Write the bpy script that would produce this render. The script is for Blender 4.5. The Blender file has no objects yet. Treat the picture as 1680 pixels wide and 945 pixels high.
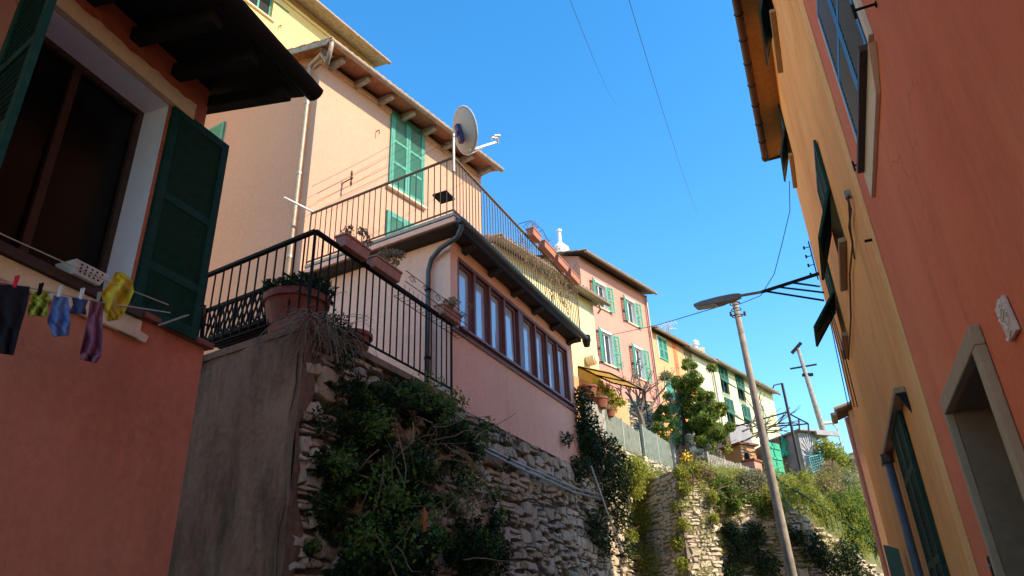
import bpy, math, random
import numpy as np
from mathutils import Vector, Matrix
random.seed(7)
R = math.radians
scene = bpy.context.scene
COL = scene.collection
# ------------------------------------------------------------------ camera model
FPX, CX, CY = 1180., 840., 472.5
EYE = 1.6
_up = np.array([735 - CX, -1900 - CY, FPX]); _up /= np.linalg.norm(_up)
_fw = np.array([0, 0, 1.]) - _up * _up[2]; _fw /= np.linalg.norm(_fw)
_rt = np.cross(_fw, _up)
if _rt[0] < 0: _rt = -_rt

def ray(px, py):
    r = np.array([px - CX, py - CY, FPX])
    return np.array([r @ _rt, r @ _fw, r @ _up])
def azd(px, py):
    r = ray(px, py); return math.degrees(math.atan2(r[0], r[1]))
def atd(px, py, d):                       # point on the sight line at horizontal distance d
    r = ray(px, py); q = r * d / math.hypot(r[0], r[1]); return Vector((q[0], q[1], q[2] + EYE))
def atz(px, py, z):
    r = ray(px, py); q = r * (z - EYE) / r[2]; return Vector((q[0], q[1], z))

cam_d = bpy.data.cameras.new('camera'); cam = bpy.data.objects.new('camera', cam_d); COL.objects.link(cam)
cam_d.sensor_width = 36; cam_d.lens = FPX / 1680 * 36; cam_d.clip_end = 3000; cam_d.clip_start = .05
m = Matrix(((_rt[0], -_rt[1], -_rt[2]), (_fw[0], -_fw[1], -_fw[2]), (_up[0], -_up[1], -_up[2]))).to_4x4()
m.translation = Vector((0, 0, EYE)); cam.matrix_world = m
scene.camera = cam

# ------------------------------------------------------------------ facade frames
class F:
    """vertical plane: u along heading a (deg), n out towards the street, z up"""
    def __init__(s, a, D, side):
        s.a = a; a = R(a); s.d = np.array([math.sin(a), math.cos(a)]); s.r = np.array([math.cos(a), -math.sin(a)])
        s.D = D; s.s = side
    @classmethod
    def thru(c, p, a, side):
        r = np.array([math.cos(R(a)), -math.sin(R(a))]); return c(a, p[0]*r[0] + p[1]*r[1], side)
    def p(s, u, n, z):
        q = s.d * u + s.r * (s.D + s.s * n); return Vector((q[0], q[1], z))
    def px(s, x, y, n=0.):
        r = ray(x, y); D = s.D + s.s * n; t = D / (r[:2] @ s.r); return float((r[:2] * t) @ s.d), float(r[2] * t + EYE)
    def P(s, x, y, n=0.):
        u, z = s.px(x, y, n); return s.p(u, n, z)
    def u(s, x, y, n=0.): return s.px(x, y, n)[0]
    def z(s, x, y, n=0.): return s.px(x, y, n)[1]
    def dv(s): return Vector((s.d[0], s.d[1], 0))
    def nv(s): return Vector((s.r[0], s.r[1], 0)) * s.s
    def uof(s, p): return p[0]*s.d[0] + p[1]*s.d[1]

# ------------------------------------------------------------------ objects
BASE = {}
def thing(name, label, cat, loc, group=None, kind=None):
    o = bpy.data.objects.new(name, None); COL.objects.link(o); o.location = loc; o.empty_display_size = .2
    o['label'] = label; o['category'] = cat
    if group: o['group'] = group
    if kind: o['kind'] = kind
    BASE[o.name] = Vector(loc)
    return o
def lab(o, label):
    o['label'] = label; return o

class MB:
    def __init__(s): s.v = []; s.f = []; s.mi = []
    def add(s, vs, fs, mi=0):
        b = len(s.v); s.v += [tuple(v) for v in vs]; s.f += [tuple(b + i for i in f) for f in fs]; s.mi += [mi] * len(fs)
    def quad(s, a, b, c, d, mi=0): s.add([a, b, c, d], [(0, 1, 2, 3)], mi)
    def hexa(s, b, t, mi=0):
        s.add(list(b) + list(t), [(3, 2, 1, 0), (4, 5, 6, 7), (0, 1, 5, 4), (1, 2, 6, 5), (2, 3, 7, 6), (3, 0, 4, 7)], mi)
    def fbox(s, f, u0, u1, n0, n1, z0, z1, mi=0):
        s.hexa([f.p(u0, n0, z0), f.p(u1, n0, z0), f.p(u1, n1, z0), f.p(u0, n1, z0)],
               [f.p(u0, n0, z1), f.p(u1, n0, z1), f.p(u1, n1, z1), f.p(u0, n1, z1)], mi)
    def vbox(s, o, x, y, z, mi=0):           # box from corner o with edge vectors
        o, x, y, z = Vector(o), Vector(x), Vector(y), Vector(z)
        s.hexa([o, o+x, o+x+y, o+y], [o+z, o+x+z, o+x+y+z, o+y+z], mi)
    def bar(s, a, b, w, h, up=(0, 0, 1), mi=0):   # rectangular bar between a and b
        a, b = Vector(a), Vector(b); d = (b - a).normalized(); up = Vector(up)
        if abs(d.dot(up)) > .98: up = Vector((1, 0, 0))
        sd = d.cross(up).normalized(); u2 = sd.cross(d).normalized()
        x = sd * w / 2; y = u2 * h / 2
        s.hexa([a-x-y, a+x-y, a+x+y, a-x+y], [b-x-y, b+x-y, b+x+y, b-x+y], mi)
    def tube(s, pts, r, seg=8, cap=True, mi=0, r2=None):
        pts = [Vector(p) for p in pts]; n = len(pts); rings = []
        for i, p in enumerate(pts):
            d = (pts[min(i+1, n-1)] - pts[max(i-1, 0)]).normalized()
            if i == 0:
                a = Vector((0, 0, 1)) if abs(d.z) < .9 else Vector((1, 0, 0))
            a = (a - d * a.dot(d)).normalized(); b = d.cross(a)
            rr = r[i] if isinstance(r, (list, tuple)) else (r if r2 is None else r + (r2 - r) * i / (n - 1))
            rings.append([p + (a * math.cos(t) + b * math.sin(t)) * rr for t in [2*math.pi*k/seg for k in range(seg)]])
        vs = [v for q in rings for v in q]; fs = []
        for i in range(n - 1):
            for k in range(seg):
                k2 = (k + 1) % seg
                fs.append((i*seg+k, i*seg+k2, (i+1)*seg+k2, (i+1)*seg+k))
        if cap: fs += [tuple(range(seg))[::-1], tuple(range((n-1)*seg, n*seg))]
        s.add(vs, fs, mi)
    def lathe(s, c, prof, seg=20, mi=0):     # prof: (r,z)
        c = Vector(c); vs = []; fs = []
        for r, z in prof:
            for k in range(seg):
                t = 2*math.pi*k/seg; vs.append(c + Vector((r*math.cos(t), r*math.sin(t), z)))
        for i in range(len(prof) - 1):
            for k in range(seg):
                k2 = (k+1) % seg; fs.append((i*seg+k, i*seg+k2, (i+1)*seg+k2, (i+1)*seg+k))
        s.add(vs, fs, mi)
    def extr(s, poly, vec, mi=0):            # planar polygon extruded by vec
        vec = Vector(vec); n = len(poly); a = [Vector(p) for p in poly]; b = [p + vec for p in a]
        s.add(a + b, [tuple(range(n))[::-1], tuple(range(n, 2*n))] + [(i, (i+1) % n, n+(i+1) % n, n+i) for i in range(n)], mi)
    def build(s, name, mats, parent=None, smooth=False, bevel=0., solid=0.):
        off = Vector((0, 0, 0))
        if parent is not None:
            r = parent
            while r.parent: r = r.parent
            off = BASE[r.name]
        me = bpy.data.meshes.new(name)
        v = np.array(s.v, dtype=np.float64).reshape(-1, 3) - np.array(off)
        me.from_pydata(v.tolist(), [], s.f)
        if not isinstance(mats, (list, tuple)): mats = [mats]
        for mm in mats: me.materials.append(mm)
        if len(mats) > 1: me.polygons.foreach_set('material_index', s.mi)
        if smooth: me.polygons.foreach_set('use_smooth', [True] * len(me.polygons))
        me.update()
        o = bpy.data.objects.new(name, me); COL.objects.link(o)
        if parent is not None: o.parent = parent
        if solid:
            md = o.modifiers.new('s', 'SOLIDIFY'); md.thickness = solid; md.offset = 0
        if bevel:
            md = o.modifiers.new('b', 'BEVEL'); md.width = bevel; md.segments = 2; md.limit_method = 'ANGLE'; md.angle_limit = R(40)
        return o
def tag(o, label, cat, group=None, kind=None):
    if label: o['label'] = label
    if cat: o['category'] = cat
    if group: o['group'] = group
    if kind: o['kind'] = kind
    return o

# ------------------------------------------------------------------ materials
def nodes(name):
    m = bpy.data.materials.new(name); m.use_nodes = True; nt = m.node_tree
    b = nt.nodes['Principled BSDF']
    return m, nt, b
def N(nt, t, **k):
    n = nt.nodes.new(t)
    for a, v in k.items():
        if a.startswith('i_'): n.inputs[a[2:].replace('_', ' ')].default_value = v
        else: setattr(n, a, v)
    return n
def rgba(c): return (c[0], c[1], c[2], 1)
def mix(nt, fac, a, b, bt='MIX'):
    n = nt.nodes.new('ShaderNodeMix'); n.data_type = 'RGBA'; n.blend_type = bt
    for s, v in ((0, fac), (6, a), (7, b)):
        if hasattr(v, 'is_output') or isinstance(v, bpy.types.NodeSocket): nt.links.new(v, n.inputs[s])
        elif s == 0: n.inputs[0].default_value = v
        else: n.inputs[s].default_value = rgba(v)
    return n.outputs[2]
def ramp(nt, src, a, b):
    n = nt.nodes.new('ShaderNodeMapRange'); n.inputs['From Min'].default_value = a; n.inputs['From Max'].default_value = b
    nt.links.new(src, n.inputs['Value']); return n.outputs['Result']
def pos(nt, scale=(1, 1, 1)):
    g = nt.nodes.new('ShaderNodeNewGeometry'); mp = nt.nodes.new('ShaderNodeMapping'); mp.inputs['Scale'].default_value = scale
    nt.links.new(g.outputs['Position'], mp.inputs['Vector']); return mp.outputs['Vector']
def noise(nt, vec, scale, detail=5, rough=.6):
    n = N(nt, 'ShaderNodeTexNoise'); n.inputs['Scale'].default_value = scale; n.inputs['Detail'].default_value = detail
    n.inputs['Roughness'].default_value = rough; nt.links.new(vec, n.inputs['Vector']); return n.outputs['Fac']
def bump(nt, b, h, strength=.3, dist=.02):
    n = N(nt, 'ShaderNodeBump'); n.inputs['Strength'].default_value = strength; n.inputs['Distance'].default_value = dist
    nt.links.new(h, n.inputs['Height']); nt.links.new(n.outputs['Normal'], b.inputs['Normal'])

def stucco(name, c, c2, stain=None, k=.55, sc=1.0, bstr=.35, rough=.9, fine_k=1.):
    """painted render: two tones of the same paint in big soft patches, streaks running down, fine grain"""
    m, nt, b = nodes(name); p = pos(nt)
    big = ramp(nt, noise(nt, p, .55*sc, 6, .62), .36, .66)
    col = mix(nt, big, c, c2)
    st = ramp(nt, noise(nt, pos(nt, (3.2, 3.2, .35)), 1.3*sc, 5, .6), .52, .75)
    if stain is None: stain = tuple(x*.62 for x in c)
    mm = N(nt, 'ShaderNodeMath', operation='MULTIPLY'); nt.links.new(st, mm.inputs[0]); mm.inputs[1].default_value = k
    col = mix(nt, mm.outputs[0], col, stain)
    fine = noise(nt, p, 14, 6, .7)
    fm = N(nt, 'ShaderNodeMath', operation='MULTIPLY'); nt.links.new(ramp(nt, fine, .3, .75), fm.inputs[0]); fm.inputs[1].default_value = fine_k
    col = mix(nt, fm.outputs[0], col, tuple(min(1, x*1.13) for x in c2))
    sp = ramp(nt, noise(nt, p, 3.1, 8, .72), .66, .74)
    m3 = N(nt, 'ShaderNodeMath', operation='MULTIPLY'); nt.links.new(sp, m3.inputs[0]); m3.inputs[1].default_value = .35*k
    col = mix(nt, m3.outputs[0], col, tuple(min(1, x*.5+.2) for x in c))
    nt.links.new(col, b.inputs['Base Color']); b.inputs['Roughness'].default_value = rough
    b.inputs['Specular IOR Level'].default_value = .2
    bump(nt, b, noise(nt, p, 22, 6, .65), bstr, .012)
    return m
def worn(m, c_pale, c_dark, amt=.5, streak=.6, sc=1.):
    """adds faded patches, run-down dirt streaks and hairline cracks to a render material"""
    nt = m.node_tree; b = nt.nodes['Principled BSDF']; col = b.inputs['Base Color'].links[0].from_socket; p = pos(nt)
    f = ramp(nt, noise(nt, p, .9*sc, 9, .72), .56, .68); g = N(nt, 'ShaderNodeMath', operation='MULTIPLY'); nt.links.new(f, g.inputs[0]); g.inputs[1].default_value = amt
    col = mix(nt, g.outputs[0], col, c_pale)
    f = ramp(nt, noise(nt, pos(nt, (2.2, 2.2, .5)), 1.0*sc, 9, .74), .48, .74); g = N(nt, 'ShaderNodeMath', operation='MULTIPLY'); nt.links.new(f, g.inputs[0]); g.inputs[1].default_value = streak
    col = mix(nt, g.outputs[0], col, c_dark)
    v = N(nt, 'ShaderNodeTexVoronoi', feature='DISTANCE_TO_EDGE'); v.inputs['Scale'].default_value = .8*sc
    w_ = N(nt, 'ShaderNodeVectorMath', operation='ADD'); nt.links.new(p, w_.inputs[0]); nz = N(nt, 'ShaderNodeTexNoise'); nz.inputs['Scale'].default_value = 2.5; nz.inputs['Detail'].default_value = 8; nt.links.new(p, nz.inputs['Vector']); nt.links.new(nz.outputs['Color'], w_.inputs[1]); nt.links.new(w_.outputs[0], v.inputs['Vector'])
    f = ramp(nt, v.outputs['Distance'], .008, .002); g = N(nt, 'ShaderNodeMath', operation='MULTIPLY'); nt.links.new(f, g.inputs[0]); nt.links.new(ramp(nt, noise(nt, p, .5*sc, 3, .5), .5, .62), g.inputs[1])
    g2 = N(nt, 'ShaderNodeMath', operation='MULTIPLY'); nt.links.new(g.outputs[0], g2.inputs[0]); g2.inputs[1].default_value = .6
    col = mix(nt, g2.outputs[0], col, c_dark); nt.links.new(col, b.inputs['Base Color']); return m
def plain(name, c, rough=.6, metal=0., var=.2, sc=8, spec=.4, bs=.15, c2=None):
    m, nt, b = nodes(name); p = pos(nt)
    f = ramp(nt, noise(nt, p, sc, 6, .65), .3, .7)
    col = mix(nt, f, tuple(x*(1-var) for x in c), c2 or tuple(min(1, x*(1+var)) for x in c))
    nt.links.new(col, b.inputs['Base Color']); b.inputs['Roughness'].default_value = rough; b.inputs['Metallic'].default_value = metal
    b.inputs['Specular IOR Level'].default_value = spec
    if bs: bump(nt, b, noise(nt, p, sc*4, 4, .6), bs, .004)
    return m
def island(name, cols, rough=.8, bs=.5, sc=18, dist=.02, spec=.25, trans=0.):
    """colour picked per loose piece (stone, leaf, tile)"""
    m, nt, b = nodes(name); g = N(nt, 'ShaderNodeNewGeometry')
    cr = N(nt, 'ShaderNodeValToRGB'); cr.color_ramp.interpolation = 'LINEAR'
    e = cr.color_ramp.elements
    while len(e) < len(cols): e.new(.5)
    for i, c in enumerate(cols): e[i].position = i/(len(cols)-1); e[i].color = rgba(c)
    nt.links.new(g.outputs['Random Per Island'], cr.inputs[0]); p = pos(nt)
    col = cr.outputs[0]
    if not trans:
        col = mix(nt, ramp(nt, noise(nt, p, sc*.5, 6, .7), .35, .75), col, cols[-1])
        col2 = mix(nt, .5, col, (1, 1, 1), 'MULTIPLY')
        bump(nt, b, noise(nt, p, sc, 8, .7), bs, dist)
    nt.links.new(col, b.inputs['Base Color']); b.inputs['Roughness'].default_value = rough; b.inputs['Specular IOR Level'].default_value = spec
    if trans:
        t = N(nt, 'ShaderNodeBsdfTranslucent'); nt.links.new(col, t.inputs['Color'])
        ms = N(nt, 'ShaderNodeMixShader'); ms.inputs[0].default_value = trans
        nt.links.new(b.outputs[0], ms.inputs[1]); nt.links.new(t.outputs[0], ms.inputs[2])
        nt.links.new(ms.outputs[0], nt.nodes['Material Output'].inputs['Surface'])
    return m
def glassy(name, c, rough=.05, spec=.8, sc=1.5, bs=.05):
    m, nt, b = nodes(name); b.inputs['Base Color'].default_value = rgba(c); b.inputs['Roughness'].default_value = rough
    b.inputs['Specular IOR Level'].default_value = spec; b.inputs['Coat Weight'].default_value = .6; b.inputs['Coat Roughness'].default_value = .02
    bump(nt, b, noise(nt, pos(nt), sc, 2, .5), bs, .02); return m

M = {}
M['red_l'] = stucco('left_red_render', (.49, .145, .08), (.60, .20, .12), k=.35)
M['red_r'] = stucco('right_red_render', (.70, .145, .06), (.82, .215, .095), k=.4, bstr=.12, fine_k=.35)
M['ochre'] = stucco('ochre_render', (.86, .31, .085), (.95, .43, .135), stain=(.50, .18, .06), k=.5, bstr=.12, fine_k=.35)
M['ochre_band'] = stucco('ochre_quoin_render', (.84, .33, .10), (.94, .45, .16), k=.4)
M['peach'] = stucco('peach_render', (.50, .27, .19), (.54, .30, .21), k=.12, bstr=.12)
M['g_pink'] = stucco('salmon_render', (.84, .42, .30), (.90, .49, .36), k=.25)
M['y_house'] = stucco('warm_yellow_render', (.62, .42, .17), (.68, .48, .21), k=.12)
M['r1'] = stucco('yellow_render', (.60, .50, .25), (.66, .56, .32), k=.2)
M['r2'] = stucco('pink_render', (.50, .20, .16), (.56, .25, .20), k=.18, bstr=.15)
M['r3'] = stucco('orange_render', (.58, .265, .13), (.63, .32, .17), k=.3)
M['r4'] = stucco('beige_render', (.50, .45, .32), (.58, .53, .40), stain=(.4, .34, .25), k=.6)
M['r5'] = stucco('pale_yellow_render', (.60, .58, .33), (.64, .62, .39), k=.15)
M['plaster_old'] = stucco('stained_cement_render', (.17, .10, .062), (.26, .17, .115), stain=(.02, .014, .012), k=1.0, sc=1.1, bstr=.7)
M['cement'] = stucco('cement', (.33, .30, .26), (.42, .38, .33), k=.5)
M['white'] = plain('white_paint', (.74, .72, .70), .6, var=.08)
M['reveal'] = plain('white_reveal_paint', (.86, .87, .92), .7, var=.05)
M['cream'] = stucco('cream_trim', (.66, .50, .32), (.74, .58, .40), k=.3)
M['stonetrim'] = stucco('tan_stone_trim', (.31, .20, .115), (.39, .265, .16), k=.4, sc=2)
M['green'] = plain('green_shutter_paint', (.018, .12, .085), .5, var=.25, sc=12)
M['sea_green'] = plain('sea_green_shutter_paint', (.045, .27, .20), .6, var=.15, sc=10)  # lighter green shared by the peach, yellow, pink and orange houses
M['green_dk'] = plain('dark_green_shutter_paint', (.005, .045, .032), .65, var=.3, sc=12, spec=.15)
M['green_sky'] = plain('sky_tinted_green_shutter', (.015, .06, .075), .35, var=.2, sc=12)  # dark green with the blue sky reflection mixed into the colour
M['wood_dk'] = plain('dark_stained_wood', (.055, .028, .018), .6, var=.4, sc=20)
M['wood_red'] = plain('mahogany_window_frame', (.20, .06, .05), .45, var=.2, sc=14)
M['wood_eave'] = plain('weathered_eave_wood', (.30, .13, .07), .8, var=.4, sc=12)
M['wood_gray'] = plain('grey_weathered_wood', (.30, .27, .23), .85, var=.35, sc=9)
M['iron'] = plain('black_painted_iron', (.009, .005, .004), .65, var=.3, sc=20, spec=.12)
M['iron_sunlit'] = plain('sunlit_brown_iron', (.15, .105, .07), .6, var=.4, sc=20, spec=.3)  # black iron with warm sunlight painted into its colour
M['rust'] = plain('rusty_iron', (.10, .045, .03), .75, var=.5, sc=25)
M['galv'] = plain('galvanised_gutter', (.36, .33, .30), .45, var=.25, sc=9, metal=.5)
M['copper'] = plain('weathered_brown_gutter', (.33, .25, .19), .55, var=.25, sc=7, metal=.35)
M['pipe_dk'] = plain('dark_grey_drainpipe', (.07, .08, .09), .4, var=.2, sc=6)
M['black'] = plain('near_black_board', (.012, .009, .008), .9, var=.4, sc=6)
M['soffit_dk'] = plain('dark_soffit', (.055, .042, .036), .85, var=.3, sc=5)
M['terra'] = plain('terracotta', (.24, .075, .045), .8, var=.25, sc=10)
M['terra_pink'] = plain('pink_plastic_planter', (.45, .19, .13), .7, var=.2, sc=9)
M['tile'] = island('clay_roof_tiles', [(.30, .12, .07), (.42, .2, .11), (.36, .22, .15), (.5, .33, .22)], .85)
M['glass'] = glassy('window_glass', (.03, .035, .04), spec=.5)
M['glass_dk'] = plain('unlit_window_glass', (.006, .006, .007), .25, var=.1, spec=.12, bs=0)
M['glass_g'] = glassy('veranda_glass', (.46, .56, .68), rough=.04, spec=1., bs=.02)  # pale blue base paints in the sky reflection and the curtain behind
M['dark_in'] = plain('dark_room', (.01, .008, .008), .9)
M['curtain'] = plain('white_curtain', (.62, .62, .62), .9)
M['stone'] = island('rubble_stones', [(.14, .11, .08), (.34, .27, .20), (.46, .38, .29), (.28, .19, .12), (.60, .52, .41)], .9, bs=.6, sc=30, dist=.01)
M['stone_sun'] = island('sunlit_rubble_stones', [(.36, .30, .22), (.52, .45, .35), (.42, .37, .30), (.60, .54, .44)], .9, bs=.6, sc=30, dist=.01)  # lighter copy of the rubble stones, sunlight put into the colour
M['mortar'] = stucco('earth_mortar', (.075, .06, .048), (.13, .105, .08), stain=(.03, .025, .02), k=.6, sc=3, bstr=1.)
M['mortar_sun'] = stucco('sunlit_mortar', (.17, .14, .10), (.26, .21, .16), stain=(.09, .07, .05), k=.6, sc=3, bstr=.8)  # mortar lightened so its colour carries the sun
M['soil'] = plain('dry_soil', (.16, .13, .07), .95, var=.4, sc=2.5, bs=.6, c2=(.13, .17, .05))
M['asphalt'] = plain('lane_paving', (.26, .22, .18), .9, var=.25, sc=3)
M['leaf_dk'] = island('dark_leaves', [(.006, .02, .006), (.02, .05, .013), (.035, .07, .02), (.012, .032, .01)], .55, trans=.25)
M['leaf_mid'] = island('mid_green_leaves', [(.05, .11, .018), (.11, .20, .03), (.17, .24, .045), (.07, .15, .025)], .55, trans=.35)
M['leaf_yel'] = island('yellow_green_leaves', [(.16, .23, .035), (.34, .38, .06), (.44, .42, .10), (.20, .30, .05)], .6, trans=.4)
M['leaf_grey'] = island('dusty_grey_leaves', [(.18, .20, .13), (.33, .34, .23), (.26, .23, .17), (.15, .18, .10)], .8, trans=.3)
M['leaf_dry'] = island('dry_pinkish_leaves', [(.24, .14, .09), (.40, .28, .18), (.32, .24, .14), (.18, .14, .08)], .8, trans=.3)
M['straw'] = island('dry_stems', [(.20, .13, .08), (.34, .24, .15), (.13, .08, .055)], .9, trans=.1)
M['bark'] = plain('grey_bark', (.16, .12, .09), .95, var=.4, sc=14, bs=.6)
M['orange'] = plain('orange_fruit', (.85, .30, .02), .5, var=.1)
M['flower'] = plain('yellow_flowers', (.85, .55, .03), .6, var=.1)
M['pole'] = plain('weathered_wooden_pole', (.27, .24, .205), .85, var=.3, sc=7, bs=.4)
M['lamp'] = plain('grey_lamp_housing', (.16, .14, .12), .5, var=.1)
M['lens'] = plain('lamp_glass', (.35, .33, .30), .25, var=.05)
M['dish'] = plain('dish_paint', (.40, .35, .31), .5, var=.06, sc=3)
M['purple'] = plain('violet_bracket', (.045, .035, .12), .5)
M['white_m'] = plain('white_metal', (.7, .7, .7), .4)
M['cable'] = plain('black_cable', (.02, .018, .018), .6)
M['rope'] = plain('pale_line', (.45, .42, .38), .8)
M['teal'] = plain('teal_green_paint', (.02, .38, .22), .6, var=.15, sc=3)
M['net'] = plain('green_net', (.02, .45, .27), .8, var=.25, sc=5)
M['sheetm'] = plain('grey_sheet_metal', (.30, .29, .31), .7, var=.2, sc=4)
M['fence'] = plain('grey_green_fence_paint', (.30, .35, .29), .7, var=.25, sc=6)

worn(M['red_l'], (.66, .30, .20), (.26, .085, .06), .45, .35); worn(M['red_r'], (.78, .29, .16), (.46, .11, .06), .25, .3, .6)
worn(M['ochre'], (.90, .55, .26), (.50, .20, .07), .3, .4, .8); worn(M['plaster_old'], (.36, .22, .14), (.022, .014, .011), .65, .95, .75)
worn(M['g_pink'], (.90, .54, .42), (.62, .34, .24), .25, .25); worn(M['r4'], (.66, .62, .5), (.33, .27, .2), .4, .6); worn(M['ochre_band'], (.9, .6, .3), (.5, .22, .09), .3, .4, 1.5)
SKY_AIR, SKY_DUST, SKY_OZ, SKY_STR, SUN_E, EXPO, SKY_SAT = 1.0, .1, 3.0, .15, 2.3, 1.70, 1.35
# ------------------------------------------------------------------ builders
UZ = Vector((0, 0, 1))
def holes_wall(mb, f, u0, u1, z0, z1, holes, depth=.18, n=0., rev=1):
    us = sorted({u0, u1} | {h[0] for h in holes} | {h[1] for h in holes}); zs = sorted({z0, z1} | {h[2] for h in holes} | {h[3] for h in holes})
    for i in range(len(us)-1):
        for j in range(len(zs)-1):
            uc, zc = (us[i]+us[i+1])/2, (zs[j]+zs[j+1])/2
            if any(h[0] < uc < h[1] and h[2] < zc < h[3] for h in holes): continue
            mb.quad(f.p(us[i], n, zs[j]), f.p(us[i+1], n, zs[j]), f.p(us[i+1], n, zs[j+1]), f.p(us[i], n, zs[j+1]))
    for a, b, c, d in holes:
        k = n - depth
        mb.quad(f.p(a, n, c), f.p(a, n, d), f.p(a, k, d), f.p(a, k, c), rev)
        mb.quad(f.p(b, n, c), f.p(b, k, c), f.p(b, k, d), f.p(b, n, d), rev)
        mb.quad(f.p(a, n, d), f.p(b, n, d), f.p(b, k, d), f.p(a, k, d), rev)
        mb.quad(f.p(a, n, c), f.p(a, k, c), f.p(b, k, c), f.p(b, n, c), rev)

def shutter(name, o, wd, zd, w, h, mats, parent, t=.035, fr=.07, pitch=.045, mids=(.45,), tilt=-.7, cover=.44):
    """louvred leaf: o = bottom corner at the hinge, wd = width direction, zd = up direction"""
    wd = Vector(wd).normalized(); zd = Vector(zd).normalized(); nd = wd.cross(zd).normalized(); o = Vector(o)
    mb = MB()
    def bx(a, b, c, d, n0, n1, mi=0):
        mb.vbox(o + wd*a + zd*c + nd*n0, wd*(b-a), nd*(n1-n0), zd*(d-c), mi)
    ht = t/2
    bx(0, fr, 0, h, -ht, ht); bx(w-fr, w, 0, h, -ht, ht)
    zs = [0.] + [m_*h for m_ in mids] + [h]
    for i, z in enumerate(zs):
        a, b = (0, fr*1.2) if i == 0 else ((h-fr*1.1, h) if i == len(zs)-1 else (z-fr*.5, z+fr*.5))
        bx(fr, w-fr, a, b, -ht*.95, ht*.95)
    for i in range(len(zs)-1):
        a = zs[i] + fr*(1.2 if i == 0 else .5); b = zs[i+1] - fr*(1.1 if i == len(zs)-2 else .5)
        k = max(1, int((b-a)/pitch))
        for j in range(k):
            z = a + (j+.5)*(b-a)/k
            c = o + zd*z + wd*fr; dz = (zd*.80 + nd*tilt*.55).normalized()*pitch*cover; tn = nd.cross(dz).normalized() if 0 else (wd.cross(dz)).normalized()*.004
            mb.hexa([c-dz-tn, c-dz-tn+wd*(w-2*fr), c-dz+tn+wd*(w-2*fr), c-dz+tn], [c+dz-tn, c+dz-tn+wd*(w-2*fr), c+dz+tn+wd*(w-2*fr), c+dz+tn], 0)
    return mb.build(name, mats, parent)

def railing(root, a, b, zb, nb, mat, top_w=.05, top_h=.035, bar=.016, end_post=True, bot=True, post_ab=(True, True)):
    """a, b: top ends (Vector); zb: z of the bottom rail"""
    a, b = Vector(a), Vector(b)
    mb = MB(); mb.bar(a, b, top_w, top_h); mb.build('top_rail', mat, root, bevel=.004)
    if bot:
        mb = MB(); mb.bar(Vector((a.x, a.y, zb)), Vector((b.x, b.y, zb)), .035, .016); mb.build('bottom_rail', mat, root)
    for i in range(nb+1):
        if (i == 0 and not post_ab[0]) or (i == nb and not post_ab[1]): continue
        t = i/nb; p = a.lerp(b, t); w = bar*(1.7 if i in (0, nb) else 1)
        mb = MB(); mb.bar(Vector((p.x, p.y, zb - (.10 if i in (0, nb) else 0))), Vector((p.x, p.y, p.z - top_h/2)), w, w, up=(b-a).normalized())
        mb.build('post' if i in (0, nb) else 'baluster', mat, root)

rng = np.random.default_rng(5)
def leaf_pts(blobs):
    out = []
    for c, r, n in blobs:
        if not isinstance(r, (tuple, list)): r = (r, r, r)
        v = rng.normal(size=(n, 3)); v /= np.linalg.norm(v, axis=1)[:, None]
        k = rng.random(n)**.45
        out.append(np.array(c) + v * k[:, None] * np.array(r))
    return np.concatenate(out)
def leaves(name, blobs, size, mat, parent, asp=.5, droop=.3, jitter=.5, off=None):
    P = leaf_pts(blobs); n = len(P)
    d = rng.normal(size=(n, 3)); d[:, 2] -= droop; d /= np.linalg.norm(d, axis=1)[:, None]
    s = rng.normal(size=(n, 3)); s -= (s*d).sum(1)[:, None]*d; s /= np.linalg.norm(s, axis=1)[:, None]
    nn = np.cross(d, s)
    L = size * (1 + jitter*(rng.random(n)*2-1)); W = L*asp
    a = P; b = P + d*(L*.45)[:, None] + s*(W*.5)[:, None] + nn*(L*.1)[:, None]
    c = P + d*L[:, None]; e = P + d*(L*.45)[:, None] - s*(W*.5)[:, None] + nn*(L*.1)[:, None]
    V = np.stack([a, b, c, e], 1).reshape(-1, 3)
    r = parent; o0 = Vector((0, 0, 0))
    if r is not None:
        while r.parent: r = r.parent
        o0 = BASE[r.name]
    V = V - np.array(o0)
    me = bpy.data.meshes.new(name); me.vertices.add(4*n); me.vertices.foreach_set('co', V.ravel())
    me.loops.add(4*n); me.loops.foreach_set('vertex_index', np.arange(4*n)); me.polygons.add(n)
    me.polygons.foreach_set('loop_start', np.arange(0, 4*n, 4)); me.polygons.foreach_set('loop_total', np.full(n, 4))
    me.update(calc_edges=True); me.materials.append(mat)
    o = bpy.data.objects.new(name, me); COL.objects.link(o)
    if parent is not None: o.parent = parent
    return o
def stems(name, c, n, length, r, mat, parent, spread=.6, up=1., seg=4, wob=.12, droop=0.):
    mb = MB()
    for _ in range(n):
        d = Vector((random.gauss(0, spread), random.gauss(0, spread), up)).normalized(); L = length*random.uniform(.5, 1.1)
        p = Vector(c) + Vector((random.gauss(0, .03), random.gauss(0, .03), 0)); pts = [p.copy()]
        for i in range(seg):
            d = (d + Vector((random.gauss(0, wob), random.gauss(0, wob), random.gauss(0, wob) - droop))).normalized(); p = p + d*L/seg; pts.append(p.copy())
        mb.tube(pts, r, 4, r2=r*.3)
    return mb.build(name, mat, parent)
def fblob(f, px, py, rp, n, cnt, thick=.3, depth_scale=1.0):
    """blob on a facade: centre pixel, radius in px, offset n from the facade"""
    c = f.P(px, py, n); c2 = f.P(px, py - rp, n); r = abs(c2.z - c.z)
    return (c, (r, r, r*depth_scale), cnt)
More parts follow.
